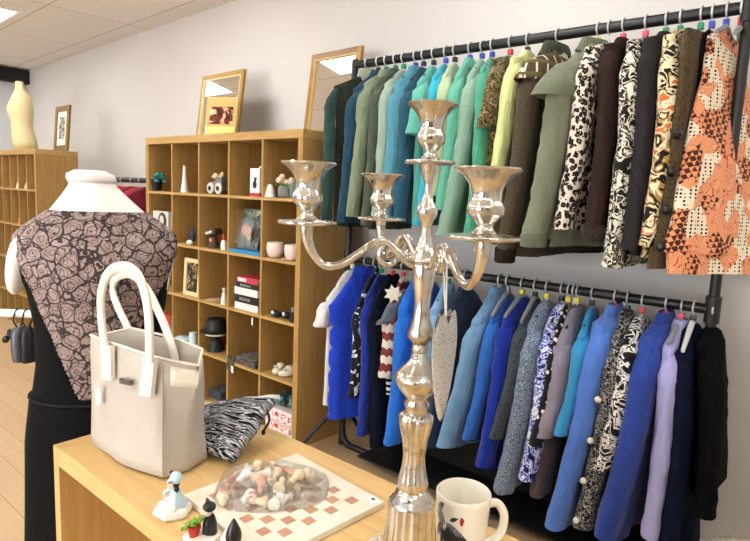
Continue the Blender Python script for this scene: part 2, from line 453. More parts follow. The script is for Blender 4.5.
# ------------------------------------------------------------------ hangers and garments
HOOKM = plain('#c9ccd0', .3, .3)
HANG = {'black': plain('#1a1b1e', .4), 'grey': plain('#8b8f90', .35), 'white': plain('#d9dadb', .4)}
CUBE = {'red': '#c8323a', 'pink': '#d8486a', 'green': '#178a5c', 'blue': '#2b3fae', 'navy': '#1d2340', 'yellow': '#d8cf3a', 'black': '#17181b', 'white': '#e8e8e4', 'teal': '#1b6f6d'}
def hanger(x, zr, dx, colour, cube, label, group, ws=.19, drop=.075, slope=.055):
    r = thing('clothes_hanger', label, 'hanger', (x, YR, zr), group)
    d = Vector((dx, -.2, 0)).normalized(); p = Vector((0, 0, 0))
    R = .0265
    pts = [Vector((x, YR, zr-drop)), Vector((x, YR, zr-R-.018))]
    for k in range(8):
        a = -PI/2+PI*1.25*k/7
        pts.append(Vector((x, YR-math.cos(a)*R, zr+math.sin(a)*R)))
    obj('hook', MB().tube(smooth_path(pts, 3), .0036, 7), HOOKM, r)
    c = Vector((x, YR, zr-drop))
    arm = [c-d*ws*-1+Vector((0, 0, -slope)), c+d*ws*.5+Vector((0, 0, -slope*.42)), c+Vector((0, 0, .004)), c-d*ws*.5+Vector((0, 0, -slope*.42)), c-d*ws+Vector((0, 0, -slope))]
    obj('shoulder_bar', MB().tube(smooth_path(arm, 5), [.007+.004*math.sin(i/20*PI) for i in range(21)], 8), HANG[colour], r)
    if cube:
        q = Vector((x, YR, zr-.043))
        obj('size_marker', MB().box(tuple(q-Vector((.010, .011, .012))), tuple(q+Vector((.010, .011, .012))), .004), plain(CUBE[cube], .35), r)
    return r
def fold(th, z, sd):
    return math.sin(3*th+sd+z*2)+.6*math.sin(7*th+2.1*sd-z*3)+.4*math.sin(11*th+sd*3+z*1.3)

def garment(name, label, cat, hook, sh, bot, mat, top=True, ws=.21, fl=.05, sl='long', slmat=None, r=(.050, .040), hem=0, bk=(.026, .036),
            neck=.042, collar=None, puff=0, hang='black', cube=None, parts=(), wrk=.006, sl_end=None, far=True, yawb=.0, short=None, hlab=None):
    grp = 'clothes on the top rail' if top else 'clothes on the lower rail'
    zr = ZT1 if top else ZT2
    lo, hi = -1., 4.
    xh = ony(hook, 60 if top else 285, YR).x
    S = ony(*sh, YR-ws); B = ony(*bot, YR-ws-fl)
    sd = random.uniform(0, 9)
    zn = zr-.070
    zs = min(S.z, zn-.03)
    dx = S.x-xh; lean = B.x-S.x-yawb
    zh = B.z-hem
    has = sl is not None
    root = thing(name, label, cat, (xh, YR, zr), grp)
    def centre(z):
        t = max(0, (zs-z)/max(.01, zs-B.z)); return Vector((xh+lean*t, YR, z))
    def hv(z):
        t = min(1.3, max(0, (zs-z)/max(.01, zs-B.z)))
        return Vector((dx+yawb*t, lerp(S.y, B.y, t)-YR, 0))
    bw_ = .74 if has else .98
    levels = [(zn+.006, neck*.7/ws, .35), (zn, neck/ws, .5)]
    for q in (.15, .3, .45, .6, .75, .9):
        levels.append((lerp(zn, zs, q), lerp(neck/ws, bw_*1.04, q**.9), lerp(.6, 1, q)))
    levels.append((zs, bw_*1.05, 1))
    n = 26
    for i in range(1, n+1):
        z = lerp(zs, zh, i/n); levels.append((z, bw_*(1.05-.07*min(1, i/n*5)), 1))
    rings = []; NP = 36
    ptop = zs
    for i, (z, k, bf) in enumerate(levels):
        c = centre(z); h = hv(z); per = Vector((-h.y, h.x, 0)).normalized()
        t = max(0, (zs-z)/max(.01, zs-zh)); b = lerp(bk[0], bk[1], min(1, t*1.5))*bf
        ring = []
        pf = 1-(puff*(1-abs(math.sin((z-zs)*PI/.115)))**3 if puff and t > 0 else 0)
        for q in range(NP):
            th = 2*PI*q/NP; cx, sx = math.cos(th), math.sin(th)
            cs = math.copysign(abs(cx)**.75, cx); sn = math.copysign(abs(sx)**.85, sx)
            f = 1+.20*t*fold(th, z, sd)+.07*fold(th*2, z, sd+1)
            ring.append(c+h*(k*cs*(pf if puff else 1))+per*(b*sn*f*pf))
        rings.append(ring)
    mb = MB().rings(rings); mb.wobble(wrk, (14, 14, 6), sd)
    obj('body', mb, mat, root, True, angle=70)
    if collar is not None:
        cm, ch = collar if isinstance(collar, tuple) else (collar, .022)
        c = centre(zn); h = hv(zs).normalized(); per = Vector((-h.y, h.x, 0)); R = []
        for z, k, b in ((-.030, 1.7, .030), (-.008, 1.45, .030), (ch*.5, 1.25, .026), (ch*.8, 1.1, .020), (ch*.5, .8, .012)):
            R.append([c+Vector((0, 0, z))+h*(neck*k*math.cos(2*PI*q/20))+per*(b*math.sin(2*PI*q/20)) for q in range(20)])
        obj('collar', MB().rings(R), cm, root)
    if has:
        ze = sl_end if sl_end is not None else B.z
        for sgn in ((1, -1) if far else (1,)):
            pts = []; rad = []; m = 18 if sl == 'long' else 9
            h0 = hv(zs)
            for i in range(m+1):
                t = i/m; z = lerp(zs+.012, ze, t)
                rr = lerp(r[0], r[1], t)
                fwd = .012*math.sin(PI*t)
                off = hv(z)*sgn; ol = off.normalized()
                k = off.length-rr*1.0
                ins = max(0, 1-i/3.5)
                per = Vector((-ol.y, ol.x, 0))*sgn
                p = centre(z)+ol*(k-ins*ins*.045)+per*(fwd*1.3+.004)
                if sl == 'short': p += ol*.03*t
                pts.append(p)
                cap = min(1, (.42, .72, .92)[i]) if i < 3 else 1
                pf = 1-(puff*.8*(1-abs(math.sin(i*PI/m*6+.3)))**2 if puff else 0)
                rad.append(rr*cap*pf*(1+.02*math.sin(i*1.7+sd)+.03*math.sin(i*3.1+sd*2)))
            hd = hv(B.z)*sgn; per = Vector((-hd.y, hd.x, 0)).normalized()
            R = []
            for i, (p, q) in enumerate(zip(pts, rad)):
                ol = (hv(p.z)*sgn).normalized(); pe = Vector((-ol.y, ol.x, 0))
                R.append([p+ol*(q*math.cos(2*PI*k/20))+pe*(q*.70*math.sin(2*PI*k/20))+Vector((0, 0, .35*q*math.cos(2*PI*k/20)*(-1 if i < 2 else 0))) for k in range(20)])
            sm = MB().rings(R).wobble(wrk*1.1, (20, 20, 13), sd+sgn)
            obj('sleeve', sm, slmat or mat, root, True, angle=70)
    for nm, fn, pm in parts:
        q = fn(centre, hv, zs, B.z, zh)
        for mb in (q if isinstance(q, list) else [q]): obj(nm, mb, pm, root)
    hanger(xh, zr, dx, hang, cube, hlab or f'{hang} hanger{" with "+cube+" size marker" if cube else ""} holding the {short or label}'[:400], 'hangers on the top rail' if top else 'hangers on the lower rail', ws=ws*(.55 if hang == 'black' else .8), slope=max(.02, (zn-zs)*(.55 if hang == 'black' else .9)), drop=.078 if hang == 'black' else .062)
    return root
F = fabric
BLK = F('#141416', .2)
# ---- part makers
def buttons(n, rad, z0=.15, z1=.85, k=.97, side=1):
    def fn(c, hv, zs, zb, zh):
        out = []
        for i in range(n):
            z = lerp(zs, zb, lerp(z0, z1, i/max(1, n-1))); h = hv(z); o = h.normalized(); per = Vector((-o.y, o.x, 0))
            p = c(z)+h*k+per*.012*side+o*.006
            out.append(MB().ell(p, (rad, rad, rad), 12, 8))
        return out
    return fn
def cuff(rad, hgt=.05):
    def fn(c, hv, zs, zb, zh):
        h = hv(zb); o = h.normalized(); pe = Vector((-o.y, o.x, 0)); k = h.length-rad
        return MB().rings([[c(z)+o*(k+q*math.cos(2*PI*j/20))+pe*(q*.8*math.sin(2*PI*j/20)) for j in range(20)] for z, q in ((zb+.012, rad*.9), (zb+.005, rad), (zb-hgt, rad*.95), (zb-hgt-.005, rad*.8))])
    return fn
def cape(drop, mat=None, km=1.3, bk=.05):
    """shoulder cape / hood laid over the shoulders"""
    def fn(c, hv, zs, zb, zh):
        R = []; zt = zs+.10
        for z, k, b in ((zt, .2, .025), (zt-.03, .42, .04), (zs+.03, .85, bk), (zs-.02, lerp(.85, km, .5), bk*1.15), (zs-drop*.6, lerp(.85, km, .8), bk*1.1), (zs-drop, km, bk*.9), (zs-drop+.01, km-.15, bk*.7)):
            h = hv(z); o = h.normalized(); pe = Vector((-o.y, o.x, 0))
            R.append([c(z)+h*(k*math.cos(2*PI*j/28))+pe*(b*math.sin(2*PI*j/28)*(1+.08*math.sin(5*j))) for j in range(28)])
        return MB().rings(R).wobble(.006, (9, 9, 6), 4)
    return fn
def lower_tier(zlen, k=1.1, bk=.06):
    """a second layer hanging below the hem"""
    def fn(c, hv, zs, zb, zh):
        R = []
        for i in range(6):
            z = lerp(zh+.03, zh-zlen, i/5); h = hv(zb); o = h.normalized(); pe = Vector((-o.y, o.x, 0))
            R.append([c(z)+h*(k*.8*math.cos(2*PI*j/40))+pe*(bk*math.sin(2*PI*j/40)*(1+.2*math.sin(4*2*PI*j/40))) for j in range(40)])
        return MB().rings(R).wobble(.004, (14, 14, 8), 8)
    return fn
def star(c, hv, zs, zb, zh):
    p = ony(393, 294, YR-.255); m = MB(); P = []
    a = (CAM-p); a.z = 0; a.normalize(); e = Vector((-a.y, a.x, 0))
    for k in range(14):
        r = .046 if k % 2 == 0 else .027; th = 2*PI*k/14
        P.append(p+e*(r*math.cos(th))+Vector((0, 0, r*math.sin(th))))
    return m.prism(P, -a*.012)
# ---- patterned cloths
LEO = leopard('#d9cdbd', '#191514', '#a08a72', 58, .52)
BWLEO = blotch([(0, '#17160f'), (.43, '#d8d3c2'), (.50, '#141310'), (.555, '#6f6a50'), (.60, '#e0dccd')], 24, 3, .8)
SCARF = blotch([(0, '#15130f'), (.40, '#d9cba4'), (.47, '#14120f'), (.53, '#b18a4a'), (.57, '#e3d7b8'), (.63, '#d0703a')], 16, 2.5, .9)
GOLDFL = blotch([(0, '#2b2414'), (.42, '#6b5a34'), (.5, '#38301c'), (.56, '#8b7b50'), (.63, '#43371f')], 24, 3, 1.0)
CORD = tweed('#40382b', '#4d4435', 140)
t = NT('plaid'); sx = t.n('ShaderNodeSeparateXYZ'); t.l(t.co(rot=(.3, .2, .5)), sx.inputs[0]); c_ = '#4a402e'
for ax_, sc_, th_, co_ in ((0, 22, .16, '#b9b39c'), (1, 22, .16, '#c9c3ac'), (2, 16, .3, '#5f5439')):
    c_ = t.mix(t.math('LESS_THAN', t.math('FRACT', t.math('MULTIPLY', sx.outputs[ax_], sc_)), th_), c_, co_)
t.color(c_).set(.9, 0, .1); PLAID = t.m
t = NT('patchwork')
cell = t.n('ShaderNodeTexVoronoi'); cell.inputs['Scale'].default_value = 17; t.l(t.co((1, 1, .8)), cell.inputs['Vector'])
sep = t.n('ShaderNodeSeparateColor'); t.l(cell.outputs['Color'], sep.inputs[0])
dots = t.math('LESS_THAN', t.voro(75, rnd=.15), .34)
dotc = t.mix(dots, '#e8d9bf', '#1c1512')
ck = t.n('ShaderNodeTexChecker'); ck.inputs['Scale'].default_value = 62; t.l(t.co((1, 1, 1), (.5, .5, .3)), ck.inputs['Vector'])
hound = t.mix(ck.outputs['Fac'], '#e09468', '#4a221c')
fl = t.ramp(t.noise(16, 2, .5, dist=2), [(0, '#e2976c'), (.50, '#e2976c'), (.515, '#8a3f2a'), (.535, '#e6a078'), (.68, '#d8522e')], True)
c1 = t.mix(t.math('GREATER_THAN', sep.outputs[0], .54), dotc, fl)
c2 = t.mix(t.math('GREATER_THAN', sep.outputs[1], .66), c1, hound)
t.color(c2).set(.8, 0, .2, .1); PATCH = t.m
BLKFLOW = blotch([(0, '#15161d'), (.56, '#15161d'), (.60, '#e4e4e6'), (.66, '#7d8fb8'), (.7, '#e8e8ea')], 20, 2, 1.0)
BLUEFL = blotch([(0, '#dfe4f2'), (.42, '#2e4fc0'), (.5, '#e6e9f4'), (.55, '#1c2f9a'), (.62, '#14193a')], 22, 2.5, 1.5)
SWIRL = blotch([(0, '#141416'), (.43, '#e7e5e0'), (.50, '#161618'), (.545, '#e9e7e2'), (.61, '#141416')], 13, 1.5, 2.2)
BOUCLE = blotch([(0, '#16171a'), (.47, '#16171a'), (.49, '#c9c9c6'), (.54, '#1a1b1e')], 70, 2, 1.2)
SPOTTY = blotch([(0, '#17181d'), (1, '#17181d')], 5, 1, 0, (34, .30, '#e9e6dc'))
ZIG = stripes(['#d9d0c0', '#d9d0c0', '#7a3b36', '#7a3b36'], 13, 2, .55)
BWST = stripes(['#e8e6e0', '#17181c'], 34, 2)
KNIT = tweed('#6f9080', '#86a692', 200)

G = garment
# ------------------------------------------------------------------ top rail, left to right
G('quilted_coat', 'dark green velvet-sleeved quilted coat at the left end of the top rail', 'coat', 368, (324, 86), (320, 224), tweed('#1d211c', '#2a2f26', 60), slmat=F('#20483f', .25), hem=.01, collar=(F('#8f927a'), .05), cube='green', r=(.034, .031), bk=(.035, .045), fl=.04, short='dark green quilted coat')
G('jacket', 'dark teal-navy jacket between the green quilted coat and a sage jacket', 'jacket', 379, (346, 88), (337, 222), F('#1d4257', .2), cube='black', collar=F('#1d4257', .2), short='dark teal-navy jacket')
G('jacket', 'sage green linen jacket third from the left on the top rail', 'jacket', 387, (358, 82), (346, 216), F('#7b8b68', .12), cube='teal', collar=F('#7b8b68', .12), hem=.01, short='sage green linen jacket')
G('jacket', 'dark olive green jacket squeezed between two sage ones on the top rail', 'jacket', 396, (371, 82), (361, 226), F('#45513e', .2), cube='teal', collar=F('#45513e', .2), hem=.02, short='dark olive jacket')
G('cardigan', 'pale sage green cardigan next to the teal-blue coat', 'cardigan', 404, (380, 82), (372, 217), F('#8fa995', .12), cube='green', hem=.02, short='pale sage cardigan')
G('coat', 'teal-blue wool coat above the middle candle cup', 'coat', 416, (390, 82), (379, 218), F('#4a8a9c', .14), ws=.22, r=(.062, .056), bk=(.035, .045), cube='blue', collar=F('#46869a', .14), hem=.0, short='teal-blue wool coat')
G('jumper', 'dark petrol blue jumper behind the teal-blue coat', 'jumper', 424, (400, 86), (394, 219), F('#205064', .2), cube='navy', hem=.02, short='dark petrol blue jumper')
G('blouse', 'mint short-sleeved top directly behind the top candle cup', 'top', 434, (414, 80), (408, 205), F('#3aae98', .1), sl='short', sl_end=ony(406, 134, YR-.22).z, r=(.055, .062), cube='navy', hem=.10, fl=.03, short='mint short-sleeved top')
G('cardigan', 'bright turquoise cardigan just right of the mint short-sleeved top', 'cardigan', 446, (431, 74), (416, 226), F('#1f9fb6', .14), cube='blue', short='bright turquoise cardigan')
G('blouse', 'pale yellow-green blouse peeping between turquoise and mint on the top rail', 'blouse', 455, (441, 73), (429, 195), F('#a3b98c', .1), cube='black', short='pale yellow-green blouse')
G('cardigan', 'plain mint green cardigan left of the grey-green knit', 'cardigan', 470, (452, 74), (436, 210), F('#38ad8d', .12), cube='blue', collar=F('#38ad8d', .12), short='plain mint cardigan')
G('jumper', 'long grey-green knitted jumper with flecks, hanging to a wide hem on the top rail', 'jumper', 482, (468, 72), (440, 236), KNIT, ws=.21, r=(.055, .062), bk=(.03, .05), cube='blue', short='grey-green knitted jumper')
G('jumper', 'emerald green jumper left of the bronze floral blouse', 'jumper', 492, (480, 66), (465, 242), F('#16a07c', .14), cube='blue', short='emerald green jumper')
G('blouse', 'bronze and brown floral short-sleeved blouse', 'blouse', 510, (490, 56), (476, 190), GOLDFL, sl='short', sl_end=ony(474, 128, YR-.22).z, r=(.050, .058), cube='red', short='bronze floral blouse')
G('cardigan', 'lime yellow cardigan in the middle of the top rail', 'cardigan', 527, (508, 54), (476, 252), F('#c6d070', .08), r=(.055, .042), bk=(.034, .045), cube='black', collar=F('#cbd579', .08), hem=-.03, short='lime yellow cardigan')
G('waxed_jacket', 'dark brown corduroy jacket with plaid yoke and bottle-green collar', 'jacket', 556, (521, 66), (498, 250), CORD, ws=.23, r=(.062, .05), bk=(.05, .055), cube='blue', collar=(F('#3a4426', .2), .045), hem=.03, neck=.075,
  parts=(('plaid_yoke', cape(.05, km=1.1, bk=.074), PLAID), ('cuff', cuff(.052), F('#2d241c'))), short='brown corduroy jacket with plaid yoke')
G('parka', 'khaki green parka with a shoulder cape', 'parka', 596, (551, 70), (524, 236), F('#767d5e', .1, 6), ws=.24, r=(.078, .060), bk=(.055, .06), cube='yellow', collar=(F('#6c7356', .12), .035), hem=.04, neck=.075, fl=.06,
  parts=(('cape', cape(.10, bk=.085), F('#6d7457', .12, 6)), ('cuff', cuff(.062, .04), F('#6a7154')), ('lining', lower_tier(.03, 1.0, .055), F('#2d2a22'))), short='khaki parka')
G('blouse', 'brown and cream leopard print blouse beside the khaki parka', 'blouse', 607, (581, 44), (556, 230), LEO, r=(.058, .050), bk=(.034, .04), cube=None, hem=0, short='leopard print blouse')
G('cardigan', 'dark chocolate brown cardigan between two animal prints', 'cardigan', 621, (603, 40), (588, 228), F('#34231f', .18), r=(.055, .05), bk=(.034, .042), cube='pink', collar=F('#34231f'), short='dark chocolate cardigan',
  parts=(('cuff', cuff(.055, .05), tweed('#161311', '#3a322a', 120)),))
G('tunic', 'black and white animal print tunic with long hem on the top rail', 'tunic', 643, (626, 37), (606, 268), BWLEO, r=(.055, .05), bk=(.034, .042), cube='pink', short='black and white animal print tunic')
G('jacket', 'charcoal jacket right of the black and white animal print', 'jacket', 663, (643, 33), (624, 250), F('#2f2b2e', .15), r=(.055, .046), bk=(.036, .042), cube='green', collar=F('#2f2b2e', .15), hem=.02, short='charcoal jacket')
G('blouse', 'scarf print blouse in black, cream, gold and orange', 'blouse', 677, (667, 29), (644, 246), SCARF, r=(.05, .046), bk=(.034, .045), cube='green', collar=SCARF, hem=.05, short='scarf print blouse')
G('waistcoat', 'long brown wool waistcoat with large black buttons', 'waistcoat', 697, (688, 28), (655, 258), tweed('#3a2f20', '#54462f', 120), sl=None, bk=(.03, .04), cube='green', hem=.04, parts=(('button', buttons(4, .018, .45, .95, .93, 1), plain('#111113', .35)),), short='brown wool waistcoat')
G('blouse', 'black sleeveless top tucked behind the orange patchwork dress', 'top', 708, (702, 26), (690, 246), BLK, ws=.12, bk=(.012, .014), sl=None, cube='blue', hem=.07, hang='black', short='black sleeveless top')
G('dress', 'orange patchwork print dress with dots and houndstooth near the right post', 'dress', 722, (711, 32), (661, 252), PATCH, ws=.11, fl=.15, yawb=-.115, sl=None, bk=(.016, .048), cube='blue', neck=.03, hem=.0, hang='grey', parts=(('lower_tier', lower_tier(.075, 1.12, .058), PATCH),), short='orange patchwork dress', wrk=.010)
hanger(ony(741, 20, YR).x, ZT1, .02, 'grey', 'red', 'empty grey hanger with red size marker beside the right post', 'hangers on the top rail')

# ------------------------------------------------------------------ lower rail, left to right
L = dict(top=False)
G('t_shirt', 'white t-shirt at the left end of the lower rail', 't-shirt', 352, (319, 300), (313, 404), F('#dcd9d6', .06), sl='short', sl_end=ony(318, 328, YR-.25).z, r=(.05, .055), cube='white', hang='black', hem=.02, short='white t-shirt', **L)
G('puffer_gilet', 'cobalt blue quilted puffer gilet on the lower rail', 'gilet', 366, (330, 306), (327, 404), F('#1238b4', .2), sl=None, ws=.23, bk=(.05, .07), puff=.09, cube='blue', hang='black', neck=.07, collar=(F('#1238b4', .2), .05), hem=.08, fl=.05, short='cobalt blue puffer gilet', **L)
G('blouse', 'black blouse with white flowers behind the blue gilet', 'blouse', 375, (352, 308), (349, 398), BLKFLOW, cube='black', r=(.045, .04), short='black blouse with white flowers', **L)
G('jumper', 'dark royal blue jumper near the left end of the lower rail', 'jumper', 381, (361, 300), (358, 436), F('#1b2f8f', .2), cube='green', hang='black', hem=.02, short='dark royal blue jumper', **L)
G('coat', 'long navy-black coat left of the zigzag striped cardigan', 'coat', 392, (368, 305), (371, 448), F('#121726', .25), r=(.058, .052), bk=(.04, .045), cube='red', collar=F('#121726'), short='long navy-black coat', **L)
G('cardigan', 'red and cream zigzag cardigan with grey yoke', 'cardigan', 403, (383, 316), (380, 378), ZIG, r=(.055, .05), cube='red', hem=.0, parts=(('yoke', cape(.035, bk=.04), F('#66727a', .2)), ('striped_hem', lower_tier(.10, .95, .045), BWST), ('star_patch', star, F('#ddd6c2', .05))), short='red and cream zigzag cardigan', **L)
G('padded_coat', 'bright electric blue padded coat low behind the candelabra stem', 'coat', 417, (397, 312), (386, 446), F('#1b70d8', .14), r=(.065, .062), bk=(.045, .055), puff=.06, cube='red', collar=F('#1b70d8'), short='bright electric blue padded coat', **L)
G('jumper', 'vivid blue jumper right of the candelabra stem', 'jumper', 432, (415, 305), (408, 420), F('#1d5fd0', .14), cube='black', short='vivid blue jumper', **L)
G('denim_shirt', 'pale blue denim shirt behind the silver hanging heart', 'shirt', 448, (428, 312), (408, 425), F('#86b1dc', .12), r=(.055, .05), bk=(.036, .04), cube='green', collar=F('#86b1dc'), short='pale blue denim shirt', **L)
G('jacket', 'navy jacket left of the dusty blue wool jacket', 'jacket', 466, (440, 312), (424, 448), F('#22304e', .2), r=(.056, .05), bk=(.04, .045), cube='black', collar=F('#22304e'), hem=.03, short='navy jacket beside dusty blue wool', **L)
G('wool_jacket', 'large dusty blue wool jacket with stand collar', 'jacket', 500, (468, 322), (438, 448), F('#6b97bd', .1), ws=.23, r=(.062, .066), bk=(.046, .052), cube='white', collar=(F('#638fb6', .14), .05), hang='black', neck=.065, hem=.02, short='dusty blue wool jacket', **L)
G('blouse', 'medium blue blouse between the dusty blue jacket and royal blue coat', 'blouse', 508, (487, 322), (464, 440), F('#2767c0', .14), hang='grey', cube=None, hem=.03, short='medium blue blouse', **L)
G('coat', 'deep royal blue coat right of the medium blue blouse', 'coat', 523, (500, 322), (478, 468), F('#12309c', .18), r=(.06, .056), bk=(.04, .045), hang='grey', cube='yellow', hem=.03, short='deep royal blue coat', **L)
G('tweed_jacket', 'dark grey flecked tweed jacket beside the royal blue coat', 'jacket', 536, (517, 328), (491, 440), tweed('#1f242c', '#4a525c', 170), cube='black', hang='grey', short='dark grey flecked jacket', **L)
G('tweed_coat', 'light blue-grey tweed coat with rough weave', 'coat', 548, (527, 328), (497, 494), tweed('#3c4a5c', '#71839a', 190, '#a9b6c4'), r=(.060, .062), bk=(.04, .045), cube='yellow', hang='black', hem=.0, short='blue-grey tweed coat', **L)
G('blouse', 'white and cobalt floral blouse with ruffled edge', 'blouse', 563, (543, 336), (522, 482), BLUEFL, r=(.052, .05), bk=(.036, .04), cube='black', short='white and cobalt floral blouse', **L)
G('blouse', 'black spotted blouse between the cobalt floral and the lilac-grey cardigan', 'blouse', 570, (551, 346), (531, 446), SPOTTY, r=(.045, .042), cube='yellow', short='black spotted blouse', **L)
G('cardigan', 'lilac-grey cardigan above the taupe skirt', 'cardigan', 579, (557, 345), (539, 438), F('#8e8796', .1), r=(.055, .06), bk=(.034, .04), cube='yellow', hem=.0, short='lilac-grey cardigan', **L)
G('skirt', 'taupe leather-look skirt hanging lower than the lilac-grey cardigan', 'skirt', 575, (562, 372), (533, 500), F('#5a4e4e', .14), sl=None, ws=.17, bk=(.04, .05), cube=None, short='taupe skirt', **L)
G('jumper', 'turquoise blue jumper left of the periwinkle coat', 'jumper', 594, (578, 340), (557, 436), F('#2f8fc4', .12), cube='black', short='turquoise blue jumper', **L)
G('fleece_coat', 'large periwinkle blue fleece coat', 'coat', 617, (595, 328), (549, 530), F('#4f7bd0', .1), ws=.23, r=(.066, .058), bk=(.05, .055), cube='red', collar=(F('#4f7bd0', .1), .05), neck=.065, hem=.02, short='periwinkle fleece coat', **L)
G('boucle_coat', 'black and white speckled boucle coat right of the periwinkle coat', 'coat', 630, (612, 342), (578, 530), BOUCLE, r=(.056, .052), bk=(.04, .045), cube='black', collar=BOUCLE, hem=.03, parts=(('button', buttons(4, .013, .3, .95, 1.0, -1), plain('#d9d4c4', .3)),), short='speckled boucle coat', **L)
G('blouse', 'black and white bold swirl print blouse', 'blouse', 645, (625, 342), (598, 470), SWIRL, r=(.056, .05), bk=(.036, .042), cube='red', short='black and white swirl print blouse', **L)
G('padded_jacket', 'royal blue padded jacket with puffed sleeves near the right end of the lower rail', 'jacket', 669, (642, 344), (598, 540), F('#2b459a', .16), ws=.23, r=(.072, .066), bk=(.055, .06), puff=.07, cube='pink', collar=(F('#274092', .16), .05), neck=.065, hem=.04, short='royal blue padded jacket', **L)
G('cardigan', 'pale lavender cardigan next to the padded royal blue jacket', 'cardigan', 685, (665, 350), (646, 540), F('#a5a4d6', .08), r=(.056, .048), bk=(.034, .04), hang='grey', cube='pink', collar=F('#a5a4d6', .08), short='pale lavender cardigan', **L)
G('velvet_dress', 'long midnight navy velvet dress right of the lavender cardigan', 'dress', 697, (680, 358), (664, 550), F('#10172c', .3), r=(.052, .045), bk=(.05, .06), hang='white', cube='black', hem=.1, short='midnight navy velvet dress', **L)
G('wool_coat', 'black wool coat at the right end of the lower rail by the post', 'coat', 717, (707, 352), (701, 520), F('#0c0c0e', .3), ws=.2, r=(.055, .05), bk=(.045, .05), hang='black', cube='black', hem=-.05, short='black wool coat by the post', **L)
# ------------------------------------------------------------------ display unit in the foreground
T = .93
TX0, TX1, TY0, TY1 = 1.065, 2.62, -1.712, -1.303
OK2X = wood('#c7a064', '#d3af74', '#dcbc83', 'x', 1, .42, 'light_oak'); OK2Z = wood('#c39b5e', '#ceaa6e', '#d6b47a', 'z', 1, .42, 'light_oak_v')
tb = thing('display_table', 'light oak open-fronted display unit with the handbag and chessboard on top', 'table', (TX0, TY0, 0))
obj('top_board', MB().box((TX0+.0285, TY0, T-.042), (TX1-.0285, TY1, T), .0015), OK2X, tb, False)
for x in (TX0, TX1-.028):
    obj('side_panel', MB().box((x, TY0, 0), (x+.028, TY1, T), .0015), OK2Z, tb, False)
obj('divider', MB().box(((TX0+TX1)/2-.012, TY0+.005, .06), ((TX0+TX1)/2+.012, TY1-.012, T-.043)), OK2Z, tb, False)
obj('bottom_board', MB().box((TX0+.0285, TY0+.004, .03), (TX1-.0285, TY1-.012, .06)), OK2X, tb, False)
obj('back_panel', MB().box((TX0+.0285, TY1-.011, .0), (TX1-.0285, TY1-.001, T-.043)), OK2Z, tb, False)

# ------------------------------------------------------------------ cream handbag
t = NT('cream_leather'); n = t.noise(9, 4)
t.color(t.ramp(n, [(.3, '#b5ada1'), (.7, '#c0b8ac')])).set(.55, 0, .4).bump(t.noise(420, 2), .25, .0008); LEATH = t.m
t = NT('cream_crocodile'); v = t.voro(90, 'DISTANCE_TO_EDGE', rnd=.6)
t.color('#e6dfcf').set(.42, 0, .5).bump(t.math('MINIMUM', v, .12), .6, .004); CROC = t.m
fl_, fr_ = Vector((1.112, -1.648, T)), Vector((1.387, -1.627, T))
bx = (fr_-fl_).normalized(); by = Vector((-bx.y, bx.x, 0)); bw = (fr_-fl_).length; bd = .112
hb = thing('handbag', 'cream leather tote handbag with two raised handles and a grey badge', 'handbag', (fl_+fr_)/2+by*bd/2)
hz = zat(fr_.x, fr_.y, 361)-T
def bagp(u, v, z): return fl_+bx*(u*bw)+by*(v*bd)+Vector((0, 0, z))
def bagring(z, t, ins=0):
    """front, side wing, back, wing"""
    wing = lerp(.01, .042, t**1.5)-ins*.8; sag = lerp(0, -.016, t)
    pts = []
    def seg(a, b, k, bow=Vector((0, 0, 0)), dz=0):
        for i in range(k):
            s = i/k; p = a.lerp(b, s)
            pts.append(p+Vector((0, 0, dz*math.sin(PI*s)))+bow*math.sin(PI*s))
    i0 = ins/bw; j0 = ins/bd; tp = lerp(0, .012, t)
    A, B = bagp(i0+tp, j0+.03*t, z), bagp(1-i0-tp, j0+.03*t, z); C, D = bagp(1-i0-tp, 1-j0-.1*t, z), bagp(i0+tp, 1-j0-.1*t, z)
    W1 = bagp(1, .5, z+sag)+bx*wing; W0 = bagp(0, .5, z+sag)-bx*wing
    seg(A, B, 10, -by*(.014*(1-t)+.004)); seg(B, W1, 5); seg(W1, C, 5); seg(C, D, 10, by*.012); seg(D, W0, 5); seg(W0, A, 5)
    return pts
R = [bagring(.004, 0, .02), bagring(.0, 0, .008), bagring(.006, 0, 0)]
for i in range(1, 13): R.append(bagring(.006+(hz-.006)*i/12, i/12))
R.append(bagring(hz+.002, 1, .003)); 
for i in range(9, 3, -1): R.append(bagring(.006+(hz-.006)*i/10, i/10, .012))
obj('body', MB().rings(R).wobble(.006, (11, 11, 9), 3), LEATH, hb, angle=65)
obj('rim_piping', MB().tube([p+Vector((0, 0, .003)) for p in bagring(hz, 1)], .0028, 7, True), CROC, hb)
tr = [bagring(hz*k, k)[11:20] for k in (.80, .86, .92, .965)]
m = MB()
rows = [[m.bm.verts.new(p+bx*.004) for p in q] for q in tr]
for a, b in zip(rows, rows[1:]):
    for i in range(len(a)-1): m.face([a[i], a[i+1], b[i+1], b[i]])
obj('side_trim', m, CROC, hb, solid=.002)
obj('corner_seam', MB().tube([bagring(.01+(hz-.012)*i/12, i/12)[10]-by*.001+bx*.001 for i in range(13)], .0022, 7), LEATH, hb)
def strap(px, Y):
    return smooth_path([ony(x, y, Y) for x, y in px], 6)
Yf = -1.655
hp = strap([(106, 352), (102, 325), (101, 296), (108, 274), (122, 267), (136, 273), (145, 293), (149, 322), (149.5, 362)], Yf)
obj('handle', MB().tube(hp, .0115, 12, flat=((0, 1, 0), .62)), CROC, hb)
Yb = -1.545
hp = strap([(137, 346), (128, 328), (117, 305), (112, 288), (117, 277), (131, 274), (146, 288), (160, 315), (170, 340), (176, 362)], Yb)
obj('handle', MB().tube(hp, .0115, 12, flat=((0, 1, 0), .62)), CROC, hb)
